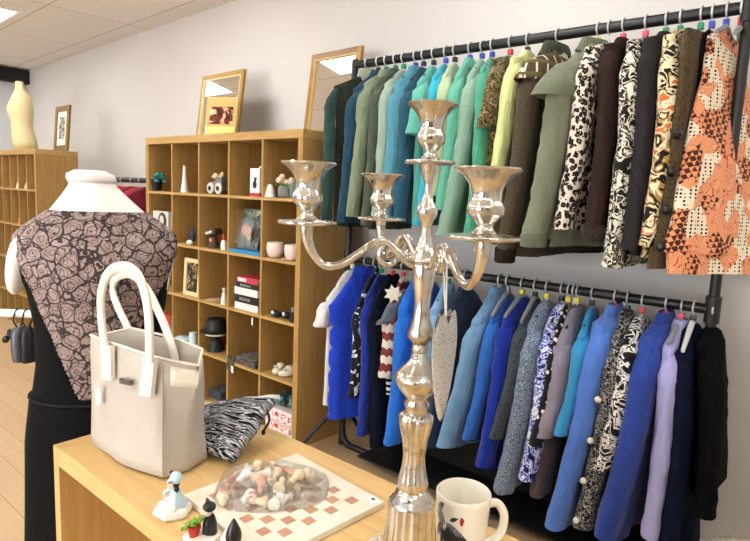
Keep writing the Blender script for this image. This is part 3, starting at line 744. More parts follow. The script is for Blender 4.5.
def onfront(px, py):            # on the bulging front of the bag
    d = ray(px, py); nrm = by; p0 = fl_-by*.0155
    return CAM+d*((p0-CAM).dot(nrm)/d.dot(nrm))
for pts in ([(101, 346), (111, 346), (112, 380), (103, 380)], [(144, 357), (155, 358), (151, 397), (140, 395)]):
    q = [onfront(*p)-by*.004 for p in pts]
    obj('handle_tab', MB().prism([p+by*.002 for p in q], by*.010), CROC, hb, False)
q = [onfront(*p)-by*.003 for p in ((120.5, 378), (131, 380.5), (131, 385.5), (120.5, 383))]
obj('badge', MB().prism(q, by*.008), plain('#6d6862', .35, .6), hb, False)
q = [onfront(*p)-by*.006 for p in ((98, 388), (102, 386), (103.5, 402), (99, 404))]
obj('price_tag', MB().prism(q, by*.001), plain('#f1f1ef', .6), hb, False, label='small white price tag')
obj('tag_string', MB().tube([onfront(104, 372)-by*.004, onfront(101, 387)-by*.006], .0008, 5), plain('#e8e4da', .7), hb)

# ------------------------------------------------------------------ space-dyed knitted bag
kA, kB, kC, kD = ony(193, 410, -1.40), ony(279, 398, -1.335), onz(233, 464, T+.012), onz(190, 446, T+.012)
kC = Vector((kC.x, kC.y, T+.014)); kD = Vector((kD.x, kD.y, T+.014))
t = NT('space_dyed_knit'); uvn = t.n('ShaderNodeUVMap'); mp = t.n('ShaderNodeMapping'); t.l(uvn.outputs[0], mp.inputs['Vector'])
mp.inputs['Scale'].default_value = (3.0, 19, 1); mp.inputs['Rotation'].default_value = (0, 0, -.22)
n1 = t.noise(1.0, 2.5, .55, mp.outputs[0], .6)
t.color(t.ramp(n1, [(0, '#101113'), (.42, '#17181b'), (.455, '#7d8187'), (.50, '#dfe0e2'), (.525, '#1a1b1e'), (.57, '#24262a'), (.60, '#b5b8bc'), (.64, '#121316')])).set(.95, 0, .1).bump(n1, .6, .004); SPACE = t.m
NU, NV = 26, 20
m = MB(); uvl = m.bm.loops.layers.uv.new('UVMap')
nr = (kB-kA).cross(kD-kA).normalized()
if nr.dot(CAM-kA) < 0: nr = -nr
def kp(u, v, s):
    p = kA.lerp(kB, u).lerp(kD.lerp(kC, u), v)
    e = (max(0, math.sin(PI*min(1, max(0, u)))) * max(0, math.sin(PI*(.08+.92*v))))**.5
    q = p+nr*(s*(.003+.030*e)); q += noise.noise_vector(p*22)*.005
    q.z = max(q.z, T+.003); return q
gr = {}
for s in (1, -1):
    for i in range(NU+1):
        for j in range(NV+1):
            edge = i in (0, NU) or j in (0, NV)
            if edge and s == -1: gr[i, j, -1] = gr[i, j, 1]; continue
            gr[i, j, s] = m.bm.verts.new(kp(i/NU, j/NV, 0 if edge else s))
for s in (1, -1):
    for i in range(NU):
        for j in range(NV):
            f = m.face([gr[i, j, s], gr[i+1, j, s], gr[i+1, j+1, s], gr[i, j+1, s]])
            if f:
                for lp, (a, b) in zip(f.loops, ((i, j), (i+1, j), (i+1, j+1), (i, j+1))): lp[uvl].uv = (a/NU, b/NV)
kb = thing('knitted_bag', 'black, grey and white space-dyed knitted bag leaning behind the handbag', 'bag', (kC+kD)/2)
obj('body', m, SPACE, kb, angle=180)
obj('zip_edge', MB().tube([kp(i/20, 0, .3)+nr*.003 for i in range(21)], .0055, 8), plain('#dcdcda', .6), kb)
tp = kp(1, .25, 0)
obj('tassel', MB().tube(smooth_path([tp, tp+Vector((.008, .0, -.02)), tp+Vector((.0, -.01, -.045))], 4), .003, 7).ell(tp+Vector((0, -.01, -.048)), (.005, .005, .007)), plain('#202124', .8), kb)

# ------------------------------------------------------------------ chessboard
bl, bf, br_ = onz(185, 490, T+.012), onz(297, 453, T+.012), onz(385, 500, T+.012)
cxv = (br_-bf); S_ = .272; ang = math.atan2(cxv.y, cxv.x)-.02
cb_c = bf + rotz(ang) @ Vector((S_/2, -S_/2, 0)); cb_c.z = T
Rb = rotz(ang)
STONE = NT('cream_stone'); STONE.color(STONE.ramp(STONE.noise(30, 4), [(.3, '#dcd4c0'), (.7, '#e8e2d2')])).set(.3, 0, .5)
TAN = NT('tan_stone'); TAN.color(TAN.ramp(TAN.voro(36, rnd=0, out='Distance'), [(.2, '#c59a70'), (.8, '#b98a72')])).set(.3, 0, .5)
cb = thing('chessboard', 'cream and tan marble chessboard lying under the bag of pieces', 'chessboard', cb_c)
obj('slab', MB().box((cb_c.x-S_/2, cb_c.y-S_/2, T+.0005), (cb_c.x+S_/2, cb_c.y+S_/2, T+.012), .0012, Rb, cb_c), STONE.m, cb, False)
m = MB(); sq = .0262
for i in range(8):
    for j in range(8):
        if (i+j) % 2 == 0:
            x, y = cb_c.x+(i-4)*sq, cb_c.y+(j-4)*sq
            m.box((x+.0026, y+.0026, T+.0118), (x+sq-.0026, y+sq-.0026, T+.0124), 0, Rb, cb_c)
obj('dark_squares', m, TAN.m, cb, False, label='tan and pink squares')
st = onz(373, 499, T+.0125)
obj('sticker', MB().box((st.x-.011, st.y-.009, T+.0121), (st.x+.011, st.y+.009, T+.0126), 0, rotz(-.3), st), plain('#f2f2f2', .5), cb, False, label='white price sticker')
obj('sticker_print', MB().box((st.x-.004, st.y-.003, T+.0126), (st.x+.005, st.y+.003, T+.0129), 0, rotz(-.3), st), plain('#3b3f4a', .6), cb, False)

# bag of chess pieces
p0 = onz(222, 487, T+.012); p1 = onz(336, 489, T+.012); pf = onz(268, 464, T+.012); pn = onz(266, 514, T+.012)
bc = (p0+p1+pf+pn)/4; ax = (p1-p0).normalized(); ay = Vector((-ax.y, ax.x, 0)); ha = (p1-p0).length*.5; hbd = abs((pf-pn).dot(ay))*.5
ONYX = {'cream': plain('#dcc9a8', .3, 0, .5), 'pink': plain('#c79b88', .3, 0, .5), 'white': plain('#eee9de', .3, 0, .5)}
def piece(p, d, L, col, n):
    r = thing('chess_piece', f'{col} onyx chess piece lying in the clear plastic bag', 'chess piece', p, f'{col} chess pieces in the clear bag')
    prof = [(.0108, 0), (.0118, .002), (.0112, .007), (.0090, .010), (.0072, .015), (.0052, L*.55), (.0050, L*.64), (.0072, L*.68), (.0050, L*.72)]
    o = obj('base_and_stem', MB().lathe(prof, p-d*L/2, 14, axis=d), ONYX[col], r)
    o = obj('head', MB().ell(p+d*(L*.30), (.0060, .0060, .0064), 12, 8), ONYX[col], r)
random.seed(11)
spots = []
for k in range(30):
    for _ in range(200):
        a = random.uniform(-.80, .62); b = random.uniform(-.72, .72)
        if abs(b) > .78*(1-.35*max(0, a)): continue
        lay = 0 if k < 19 else 1
        if all((abs(a-q[0])*ha)**2+(abs(b-q[1])*hbd)**2 > .021**2 for q in spots if q[2] == lay) and (lay == 0 or abs(a)+abs(b) < .62): break
    else: continue
    spots.append((a, b, lay))
    an = random.uniform(0, PI*2); d = Vector((math.cos(an), math.sin(an), random.uniform(-.08, .08))).normalized()
    piece(bc+ax*(a*ha)+ay*(b*hbd)+Vector((0, 0, .0095+.016*lay)), d, random.choice((.032, .036, .044)), random.choice(('cream', 'cream', 'pink', 'white')), k)
t = NT('clear_polythene'); tn = t.nt
tr_ = tn.nodes.new('ShaderNodeBsdfTransparent'); gl = tn.nodes.new('ShaderNodeBsdfGlossy'); gl.inputs['Roughness'].default_value = .12
mx = tn.nodes.new('ShaderNodeMixShader'); lw = tn.nodes.new('ShaderNodeLayerWeight'); lw.inputs[0].default_value = .35
tr_.inputs[0].default_value = (.97, .97, .96, 1)
f = t.math('ADD', t.math('MULTIPLY', lw.outputs['Facing'], .30), .12)
bp = tn.nodes.new('ShaderNodeBump'); bp.inputs['Strength'].default_value = .9; bp.inputs['Distance'].default_value = .006
t.l(t.noise(70, 3, .6, dist=1.5), bp.inputs['Height']); t.l(bp.outputs[0], gl.inputs['Normal'])
t.l(f, mx.inputs[0]); t.l(tr_.outputs[0], mx.inputs[1]); t.l(gl.outputs[0], mx.inputs[2]); t.l(mx.outputs[0], tn.nodes['Material Output'].inputs[0])
CLEAR = t.m
m = MB(); R = []
for i in range(15):
    ph = i/14
    ring = []
    for k in range(44):
        th = 2*PI*k/44; c, s = math.cos(th), math.sin(th)
        e = 1.0/max(.001, (abs(c)**3+abs(s)**3)**(1/3))
        rr = (1-ph)**.55 if ph < 1 else 0
        rr = max(.05, 1.08*(1-ph**2.2))
        zz = .001+.040*ph*(1-.45*max(0, c))
        R_ = bc+ax*(ha*rr*e*.92*c)+ay*(hbd*rr*e*.9*s*(1-.2*max(0, c)))+Vector((0, 0, zz))
        R_ += noise.noise_vector(R_*28)*.005*(1 if i else .4); R_.z = max(R_.z, T+.0132); ring.append(R_)
    R.append(ring)
tag(obj('plastic_bag', MB().rings(R), CLEAR, None, angle=180), 'clear plastic bag of stone chess pieces lying on the chessboard', 'plastic bag')

# ------------------------------------------------------------------ figurines
PORC = plain('#e9e2d2', .25, 0, .5); PBLUE = plain('#b7d3d6', .3, 0, .5); PBLK = plain('#121214', .3, 0, .5); PSKIN = plain('#ecd2bd', .35); PGRN = plain('#74a83c', .5); PRED = plain('#b5362a', .4)
def wavybase(c, rx, ry, h, sd):
    return MB().lathe([(rx*.9, 0), (rx, h*.3), (rx*.93, h*.75), (rx*.6, h), (rx*.1, h*1.02)], c, 28, lambda th, r, z: 1+.07*math.sin(6*th+sd)+.03*math.sin(11*th), None)
q = onz(173, 513, T); r = thing('figurine', 'porcelain lady figurine in pale blue bonnet and dress on a white base', 'figurine', (q.x, q.y, T))
V = lambda x, y, z: Vector((q.x+x, q.y+y, T+z))
obj('base', wavybase(V(0, 0, .0005), .033, .03, .017, 1), PORC, r)
obj('petal', MB().ell(V(-.004, -.014, .019), (.017, .011, .008)).ell(V(.013, -.010, .017), (.011, .009, .008)).ell(V(-.018, .0, .016), (.010, .009, .007)), PORC, r)
obj('dress', MB().lathe([(.021, .012), (.019, .022), (.0125, .034), (.009, .040), (.010, .046), (.006, .051)], V(.003, .004, 0), 20, lambda th, r, z: 1+.06*math.sin(7*th)), PBLUE, r)
obj('arm', MB().tube([V(-.007, 0, .046), V(-.013, -.009, .038), V(-.006, -.014, .036)], .0035, 8), PBLUE, r)
obj('head', MB().ell(V(0, -.002, .059), (.0088, .0092, .0098)), PSKIN, r)
obj('hair', MB().ell(V(.003, .003, .060), (.0098, .0088, .0105)).ell(V(.009, .002, .049), (.0045, .005, .007)), PBLK, r)
obj('bonnet', MB().ell(V(.007, .003, .0705), (.0125, .0115, .0095), rot=Matrix.Rotation(.5, 3, 'Y')), PBLUE, r)
obj('bonnet_brim', MB().lathe([(.0105, -.001), (.0130, 0), (.0105, .0015)], V(.003, .0, .0655), 22, axis=(-.45, -.2, .85)), PBLK, r)
obj('bow', MB().ell(V(-.006, .001, .075), (.004, .003, .006)), PBLK, r)
q = onz(202, 540, T); r2 = thing('figurine', 'porcelain figurine in a black hat beside a red pot of green leaves', 'figurine', (q.x, q.y, T))
obj('base', wavybase(V(0, .002, .0005), .032, .028, .014, 3), PORC, r2)
obj('flower_pot', MB().lathe([(.0075, .013), (.0105, .028), (.0115, .028), (.0115, .031), (.009, .031), (.0085, .027)], V(-.002, -.014, 0), 20), PRED, r2, label='red flower pot')
m = MB(); random.seed(5)
for k in range(46):
    a = random.random(); w = random.uniform(-1, 1)
    c = V(lerp(-.030, .012, a)+random.uniform(-.004, .004), -.010+random.uniform(-.009, .007), lerp(.018, .052, max(0, a-.15))+random.uniform(-.004, .006))
    m.ell(c, (.0052, .0022, .0034), 8, 6, Matrix.Rotation(random.uniform(0, 6), 3, 'Z') @ Matrix.Rotation(random.uniform(-.7, .7), 3, 'X'))
obj('leaves', m, PGRN, r2)
obj('body', MB().lathe([(.013, .012), (.012, .03), (.008, .044), (.005, .048)], V(.008, .010, 0), 18), PBLK, r2)
obj('head', MB().ell(V(.007, .006, .053), (.008, .0085, .009)), PSKIN, r2)
obj('hat', MB().ell(V(.008, .009, .060), (.0115, .0112, .0085)).lathe([(.005, 0), (.003, .003), (.001, .007)], V(-.001, .012, .064), 12, axis=(-.6, 0, 1)), PBLK, r2)
q = onz(231, 552, T); r3 = thing('figurine', 'white porcelain figurine with a pointed black cap next to the chessboard', 'figurine', (q.x, q.y, T))
obj('base', wavybase(V(-.004, 0, .0005), .024, .02, .012, 5), PORC, r3)
obj('body', MB().lathe([(.014, .010), (.013, .022), (.008, .032), (.005, .035)], V(-.008, 0, 0), 18), PORC, r3)
obj('head', MB().ell(V(-.002, 0, .036), (.0085, .0085, .009)), PSKIN, r3)
obj('cap', MB().lathe([(.0125, .022), (.0135, .03), (.0115, .040), (.006, .052), (.0015, .060)], V(.004, .002, 0), 18), PBLK, r3)

# ------------------------------------------------------------------ printed mug
q = onz(459.5, 556, T); MX, MY = q.x, q.y
zr_ = zat(MX, MY, 491)-T; mr = .0452
CER = plain('#ece7d8', .22, 0, .5)
mg = thing('mug', 'white china mug printed with grey feathery leaves and red berries', 'mug', (MX, MY, T))
obj('body', MB().lathe([(.002, .004), (mr*.74, .003), (mr*.80, .0), (mr*.84, .006), (mr*.93, zr_*.5), (mr*.99, zr_*.93), (mr, zr_-.001), (mr-.002, zr_+.001), (mr-.004, zr_-.002), (mr*.90, zr_*.5), (mr*.74, .010), (.002, .008)], (MX, MY, T), 56), CER, mg, angle=60)
hd = (_r0*.80+Vector((fw.x, fw.y, 0)).normalized()*.10).normalized()
C0 = Vector((MX, MY, T))
obj('handle', MB().tube(smooth_path([C0+hd*(mr*.90)+Vector((0, 0, zr_*.80)), C0+hd*(mr+.014)+Vector((0, 0, zr_*.80)), C0+hd*(mr+.027)+Vector((0, 0, zr_*.62)), C0+hd*(mr+.024)+Vector((0, 0, zr_*.36)), C0+hd*(mr+.006)+Vector((0, 0, zr_*.20)), C0+hd*(mr*.82)+Vector((0, 0, zr_*.20))], 6), .0072, 12), CER, mg)
tocam = math.atan2(CAM.y-MY, CAM.x-MX)
def onmug(a, z):        # a: angle to the right of the camera side, z: fraction of height
    a = a*1.05-.12; z = z*.92+.27
    r = lerp(mr*.86, mr, z)+.0007; th = tocam+a
    return Vector((MX+r*math.cos(th), MY+r*math.sin(th), T+z*zr_))
def leaf(m, a0, z0, a1, z1, w):
    n = 7; A = []; B = []
    da, dz = a1-a0, z1-z0; L = math.hypot(da, dz); na, nz = -dz/L, da/L
    for i in range(n+1):
        s = i/n; ww = w*math.sin(PI*(.04+.96*s)**.8)*1.0+.002
        A.append(m.bm.verts.new(onmug(a0+da*s+na*ww, z0+dz*s+nz*ww))); B.append(m.bm.verts.new(onmug(a0+da*s-na*ww, z0+dz*s-nz*ww)))
    for i in range(n): m.face([A[i], A[i+1], B[i+1], B[i]])
m = MB(); m2 = MB(); m3 = MB()
for a0, z0, a1, z1 in ((-.55, .30, -.75, .05), (-.5, .32, -.15, .02), (-.45, .36, .15, .10), (-.42, .38, .42, .18), (-.6, .35, -.95, .25), (-.5, .3, -.45, .0)): leaf(m, a0, z0, a1, z1, .085)
for a0, z0, a1, z1 in ((-.6, .38, -1.05, .55), (-.5, .4, -.95, .68), (-.45, .42, .25, .26), (-.6, .33, -1.1, .12), (-.85, .60, -.55, .72)): leaf(m2, a0, z0, a1, z1, .066)
for a0, z0, a1, z1 in ((.05, .50, .2, .55), (-.42, .08, -.2, .10)): m3 = MB(); leaf(m3, a0, z0, a1, z1, .07); obj('red_berry_print', m3, plain('#a3232b', .3), mg, label='red printed berry')
for a0, z0, a1, z1 in ((-.72, .66, -.60, .72), (-.3, .5, .0, .56)): leaf(m, a0, z0, a1, z1, .035)
obj('dark_leaf_print', m, plain('#23262e', .3), mg, label='blue-black printed leaves'); obj('grey_leaf_print', m2, plain('#79808c', .3), mg, label='grey printed leaves')

# ------------------------------------------------------------------ silver candelabra
t = NT('old_silver'); n = t.noise(34, 4, .6)
t.color(t.ramp(n, [(.30, '#a4977b'), (.46, '#c8c3b8'), (.7, '#dedcd7')])).set(.16, 1, .5)
t.l(t.ramp(n, [(.3, (.30,)*3), (.7, (.12,)*3)]), t.b.inputs['Roughness']); SILV = t.m
q = onz(407.5, 580, T); AX, AY = q.x, q.y
D0 = (Vector((AX, AY, 1.2))-CAM).dot(fw)
cn = thing('candelabra', 'tall tarnished silver three-branched candelabra in the foreground', 'candelabra', (AX, AY, T))
def pz(y): return zat(AX, AY, y)
def pr(w, y): 
    z = pz(y); return w*((Vector((AX, AY, z))-CAM).dot(fw))/FPX
def flute(k, amp): return lambda th, r, z: 1+amp*abs(math.cos(k*th/2))
def prof(rows): return [(pr(w, y), pz(y)-0) for y, w in rows][::-1]
O = (AX, AY, 0)
obj('base', MB().lathe([(.052, T+.0005), (.056, T+.004), (.054, T+.010), (.044, T+.016), (.040, T+.03)]+prof([(501, 21.5), (507, 22), (525, 23), (545, 25)]), O, 64, flute(16, .10)), SILV, cn, angle=50)
obj('base_collar', MB().lathe(prof([(487, 12), (489, 14), (493, 17.5), (496, 18), (499, 21.5), (502, 22)]), O, 40), SILV, cn, angle=50)
obj('lower_stem', MB().lathe(prof([(412, 12), (415, 15.6), (419, 15.6), (427, 14.4), (440, 11.5), (455, 9.8), (465, 10.5), (478, 13), (484, 14), (488, 12.6)]), O, 60, flute(10, .12)), SILV, cn, angle=50)
obj('knop', MB().lathe(prof([(356, 8.8), (360, 10), (364, 13), (370, 19), (375, 24), (378.5, 24.6), (382, 22.5), (386, 20.5), (391, 17), (396, 12), (399, 11), (402, 12.8), (405, 12.8), (408, 11), (413, 12)]), O, 40), SILV, cn, angle=50)
obj('middle_stem', MB().lathe(prof([(256, 5), (259, 9.5), (264, 11.5), (270, 12), (280, 11.2), (293, 8.8), (305, 7.8), (316, 8.5), (326, 10.8), (333, 13.3), (337, 13.4), (341, 9.5), (344, 7), (347, 8.6), (350, 8.6), (352, 7.2), (357, 9)]), O, 40), SILV, cn, angle=50)
obj('arm_hub', MB().lathe(prof([(228, 4.6), (236, 5.2), (246, 8), (253, 11), (257, 15.5), (260, 16), (264, 11)]), O, 36, flute(12, .08)), SILV, cn, angle=50)
obj('upper_stem', MB().lathe(prof([(164, 10), (168, 9.3), (175, 7), (184, 4.4), (192, 4), (201, 6), (206, 9.5), (211, 11), (216, 10), (221, 7), (229, 4.6)]), O, 36), SILV, cn, angle=50)
def candlecup(c, k, kr=None, pk=1.0):
    """socket with rim and drip pan; c = middle of drip pan, k = scale"""
    w = lambda r: r*k
    x_ = lambda r: r*(kr or k)
    def lobed(th, r, z): return 1+.035*math.cos(9*th)*(1 if r > .03*k else .3)
    c = Vector(c)
    pan = [(.004, -.003), (.024, -.0035), (.033, -.0025), (.0385, -.002), (.0400, .0005), (.039, .0032), (.0345, .0030), (.020, .0045), (.012, .0065)]
    p = obj('drip_pan', MB().lathe([(x_(a)*pk, w(b)) for a, b in pan], c, 45, lobed), SILV, cn, angle=60)
    cupp = [(.014, .004), (.0155, .0065), (.011, .011), (.0088, .016), (.0115, .021), (.0165, .027), (.0205, .033), (.0212, .039), (.0200, .045), (.0172, .049), (.0168, .055), (.0180, .063), (.0225, .073), (.0300, .083), (.0385, .0885), (.0398, .0905), (.0385, .0925), (.030, .0895), (.020, .082), (.013, .075), (.0115, .05)]
    obj('socket', MB().lathe([(x_(a), w(b)) for a, b in cupp], c, 45, lambda th, r, z: (1+.035*math.cos(9*th) if z > w(.08) else 1+.08*abs(math.cos(4.5*th))*(1 if w(.024) < z < w(.06) else .2))), SILV, cn, angle=60)
candlecup((AX, AY, pz(163)), 1.0*(pz(104)-pz(163))/.0915)
lat = _r0.normalized(); dep = Vector((fw.x, fw.y, 0)).normalized()
zc = pz(163); zb = 1.483
ARMS = [(-.168, -.030, .90, .94), (.049, -.185, .84, .95), (-.064, .190, .85, .97)]
for la, de, k, kr_ in ARMS:
    v = lat*la+dep*de; Lr = v.length; d = v/Lr
    def ap(s, z): return Vector((AX, AY, z))+d*(s*Lr)
    path = smooth_path([ap(.03, 1.430), ap(.12, 1.428), ap(.24, 1.446), ap(.36, 1.461), ap(.46, 1.455), ap(.58, 1.440), ap(.71, 1.426), ap(.85, 1.424), ap(.95, 1.442), ap(1.0, 1.465), ap(1.0, 1.482)], 5)
    n = len(path)
    obj('branch', MB().tube(path, [.0046+.0012*math.sin(PI*i/n)+(.0065*(i/n-.75)/.25 if i/n > .75 else 0) for i in range(n)], 12), SILV, cn)
    # leafy scroll curling under the crest of the branch
    c0 = ap(.30, 1.440); sp = []
    for i in range(26):
        a = i/25*PI*2.6+PI*.5; rr = .019*(1-i/25*.75)
        sp.append(c0+d*(rr*math.cos(a)*-1)+Vector((0, 0, rr*math.sin(a))))
    obj('scroll', MB().tube(sp, [.0048-.0022*i/25 for i in range(26)], 9), SILV, cn)
    obj('acanthus_leaf', MB().ell(ap(.50, 1.452), (.004, .010, .016), 12, 8, rotz(math.atan2(d.y, d.x)) @ Matrix.Rotation(-.8, 3, 'Y')), SILV, cn)
    candlecup(ap(1.0, zb), k, kr_, 1.08)
# hanging pierced heart
t = NT('pierced_metal'); vv = t.voro(210, rnd=.8)
t.color(t.ramp(vv, [(.17, '#5f5e5c'), (.27, '#c6c6c4')])).set(.38, .45, .5).bump(vv, .7, .003); PIERCE = t.m
hd_ = D0-.035
def ond(x, y, D): return CAM+ray(x, y)*D
hr = thing('heart_ornament', 'long pierced silver heart hanging on a cord from the candelabra', 'ornament', ond(447, 318, hd_))
hax = (lat*.50+dep*.87).normalized(); hn = Vector((0, 0, 1)).cross(hax)
ctr = ond(446, 322, hd_); Lh = (ond(446, 320, hd_)-ond(446, 424, hd_)).length
m = MB(); NUh = 30; prev = None; W = .050
def hw_(s):     # half widths of a long heart along s 0..1
    return W*((1-s)**.75)*(1+.35*math.sin(min(1, s*3)*PI/2))*.78
cols = []
for sgn in (1, -1):
    grid = []
    for i in range(NUh+1):
        s = i/NUh
        row = []
        for j in range(13):
            u = -1+2*j/12
            w = hw_(s)*u
            top = .0
            dz = -s*Lh+ (0 if s > .3 else (1-s/.3)*(.020*math.sin(PI*min(1, abs(u)))-.004))
            bul = .010*math.sqrt(max(0, 1-u*u))*math.sqrt(max(0.0, math.sin(PI*(.06+.94*s))))
            row.append(ctr+hax*w+Vector((0, 0, dz))+hn*(bul*sgn))
        grid.append(row)
    V_ = [[m.bm.verts.new(p) for p in r] for r in grid]
    for i in range(NUh):
        for j in range(12): m.face([V_[i][j], V_[i][j+1], V_[i+1][j+1], V_[i+1][j]])
bmesh.ops.remove_doubles(m.bm, verts=m.bm.verts[:], dist=.0004)
obj('heart', m, PIERCE, hr, angle=60)
obj('cord', MB().tube([ctr+Vector((0, 0, -.002)), ond(443, 262, hd_)], .0012, 6).tube([ctr+Vector((0, 0, -.002)), ond(447, 258, hd_)], .0012, 6), plain('#d8d2c4', .7), hr)
# paper price tag hanging behind the candelabra foot
pt = ond(379, 508, D0+.07)
tg = thing('price_tag', 'small white paper tag hanging at the foot of the candelabra', 'tag', (pt.x, pt.y, T))
Rt = rotz(math.atan2(lat.y, lat.x)+.5) @ rotx(-.2)
obj('card', MB().box((pt.x-.011, pt.y-.0005, T+.001), (pt.x+.011, pt.y+.0005, T+.036), 0, Rt, (pt.x, pt.y, T)), plain('#e9e6e1', .6), tg, False)
obj('string', MB().tube(smooth_path([(pt.x, pt.y, T+.034), (pt.x+.012, pt.y-.01, T+.055), (AX-.035, AY+.03, T+.05)], 5), .0008, 5), plain('#d9d4c6', .7), tg)
# ------------------------------------------------------------------ dressed mannequin in the foreground
MC = CAM+ray(100, 300)*1.52; MC = Vector((MC.x, MC.y, 0))
ROTM = math.atan2(_r0.y, _r0.x)+.30        # shoulder line, turned a little so the left side shows
RM = rotz(ROTM)
def mp_(a, b, z): return MC+RM @ Vector((a, b, 0))+Vector((0, 0, z))     # a right, b away from the camera
WPL = NT('white_mannequin').color('#e6e3df').set(.45, 0, .4).m
mq = thing('mannequin', 'white headless shop mannequin wearing a black dress with lace back', 'mannequin', MC)
TOR = [  # z, half width, half depth, shift
 (.70, .165, .12, 0), (.85, .170, .125, 0), (.95, .155, .11, 0), (1.05, .138, .095, 0), (1.15, .145, .10, 0), (1.25, .165, .11, 0), (1.33, .188, .10, 0), (1.375, .188, .083, 0), (1.40, .17, .072, .0), (1.43, .138, .066, 0), (1.455, .110, .062, 0.0), (1.475, .092, .058, .003), (1.50, .070, .055, .006), (1.518, .056, .050, .008), (1.535, .053, .05, .01), (1.545, .05, .046, .01), (1.549, .04, .035, .01)]
def ell_ring(z, w, d, sh, n=56, g=0, p=1):
    R = []
    for k in range(n):
        th = 2*PI*k/n; c, s = math.cos(th), math.sin(th)
        R.append(mp_((w+g)*math.copysign(abs(c)**p, c)-max(0, z-1.45)*.18, sh+(d+g)*math.copysign(abs(s)**p, s), z))
    return R
obj('torso', MB().rings([ell_ring(*q) for q in TOR]), WPL, mq, angle=180)
cap = [q for q in TOR if q[0] >= 1.515]
obj('neck_cap', MB().rings([ell_ring(1.524, .056, .051, .009), ell_ring(1.534, .0595, .054, .01), ell_ring(1.546, .056, .051, .01), ell_ring(1.556, .036, .032, .01)]), plain('#dcd9d6', .4), mq, angle=180)
for sg in (-1, 1):
    Rr = RM @ Matrix.Rotation(sg*-.20, 3, 'Y')
    obj('arm_stump', MB().ell(mp_(sg*(.180 if sg < 0 else .140), .0, 1.325), (.030, .058, .092), 20, 14, Rr), WPL, mq)
obj('stand_pole', MB().tube([(MC.x, MC.y, .01), (MC.x, MC.y, .75)], .012), plain('#b9bbbd', .3, .9), mq)
obj('stand_base', MB().lathe([(.15, 0), (.15, .008), (.02, .014), (.013, .03)], MC, 32), plain('#b9bbbd', .3, .9), mq)
# dress
DR = [(.10, .215, .165, 0), (.40, .205, .16, 0), (.70, .192, .15, 0), (.86, .186, .14, 0), (.935, .176, .128, 0), (.97, .172, .124, 0), (.975, .166, .118, 0), (1.05, .155, .108, 0), (1.15, .154, .112, 0), (1.25, .170, .118, 0), (1.30, .188, .117, 0), (1.34, .203, .110, 0), (1.37, .203, .096, 0), (1.39, .196, .086, 0), (1.41, .175, .080, 0), (1.432, .145, .074, 0), (1.452, .118, .068, 0)]
NR = 220
def dz_(z): return interp(DR, z)
zs_ = [.10+.03*i for i in range(29)]+[.97, .975]+[.98+.0053*i for i in range(90)]
zs_ = sorted(z for z in zs_ if z <= 1.452)+[1.4535]
m1, m2 = MB(), MB(); vs = {}
def dpt(z, k, off):
    w, d, sh = dz_(z); th = 2*PI*k/NR; c, s = math.cos(th), math.sin(th)
    f = 1+(.035*max(0, (.95-z)/.9)*math.sin(9*th)) if z < .95 else 1
    return mp_((w+off)*c*f, sh+(d+off)*s*f, z)
def is_lace(z, th):
    """V of lace over the back: th is measured from straight back (towards the camera)"""
    if z < .985: return False
    l = interp([(.93, .05), (1.12, .62), (1.215, .90), (1.30, 1.06), (1.36, 1.16), (1.40, 1.45), (1.46, 1.75)], z)[0]
    r = interp([(.93, .05), (1.12, .62), (1.215, .95), (1.36, 1.5), (1.46, 1.75)], z)[0]
    return -l < th < r
def is_hole(z, th):
    for c in (-PI/2, PI/2):
        if ((th-c)/.36)**2+((z-1.325)/.088)**2 < 1: return True
    return False
g1, g2 = {}, {}
for i in range(len(zs_)-1):
    for k in range(NR):
        zm = (zs_[i]+zs_[i+1])/2; th = 2*PI*(k+.5)/NR; tb_ = (th+PI/2) % (2*PI); tb_ = tb_-2*PI if tb_ > PI else tb_   # 0 = towards camera (b negative)
        if is_hole(zm, tb_): continue
        lace = is_lace(zm, tb_)
        mm, gg, off = (m2, g2, .0012) if lace else (m1, g1, 0)
        q = []
        for a, b in ((i, k), (i, (k+1) % NR), (i+1, (k+1) % NR), (i+1, k)):
            if (a, b) not in gg: gg[a, b] = mm.bm.verts.new(dpt(zs_[a], b, off))
            q.append(gg[a, b])
        mm.face(q)
ds = thing('evening_dress', 'long black sleeveless dress with mauve lace back on the white mannequin', 'dress', MC)
obj('black_body', m1, NT('black_velvet').color('#060607').set(.85, 0, .15, .0).m, ds, angle=180, solid=.003)
t = NT('mauve_lace')
nn = t.n('ShaderNodeTexNoise'); nn.inputs['Scale'].default_value = 22; nn.inputs['Detail'].default_value = 2; t.l(t.co(), nn.inputs['Vector'])
sc = t.n('ShaderNodeVectorMath', operation='SCALE'); sc.inputs[3].default_value = .034; t.l(nn.outputs['Color'], sc.inputs[0])
ad = t.n('ShaderNodeVectorMath', operation='ADD'); t.l(t.co(), ad.inputs[0]); t.l(sc.outputs[0], ad.inputs[1])
d1 = t.voro(29, co=ad.outputs[0])           # scalloped rings round flower centres
rg = t.math('LESS_THAN', t.math('ABSOLUTE', t.math('SINE', t.math('MULTIPLY', d1, 13))), .24)
ve = t.math('LESS_THAN', t.voro(29, 'DISTANCE_TO_EDGE', co=ad.outputs[0]), .05)
ct = t.math('LESS_THAN', t.voro(80, co=ad.outputs[0]), .20)
blob = t.math('GREATER_THAN', t.noise(34, 3, .6, dist=1), .625)
al = t.math('MAXIMUM', t.math('MAXIMUM', rg, ve), t.math('MAXIMUM', ct, blob))
base = t.ramp(t.noise(55, 3, .6), [(.3, '#7d6861'), (.7, '#ab9690')])
t.color(t.mix(t.math('MULTIPLY', al, .93), base, '#17110f')).set(.6, 0, .3).bump(al, .4, .002)
obj('lace_back', m2, t.m, ds, angle=180, solid=.002, label='mauve and black floral lace')
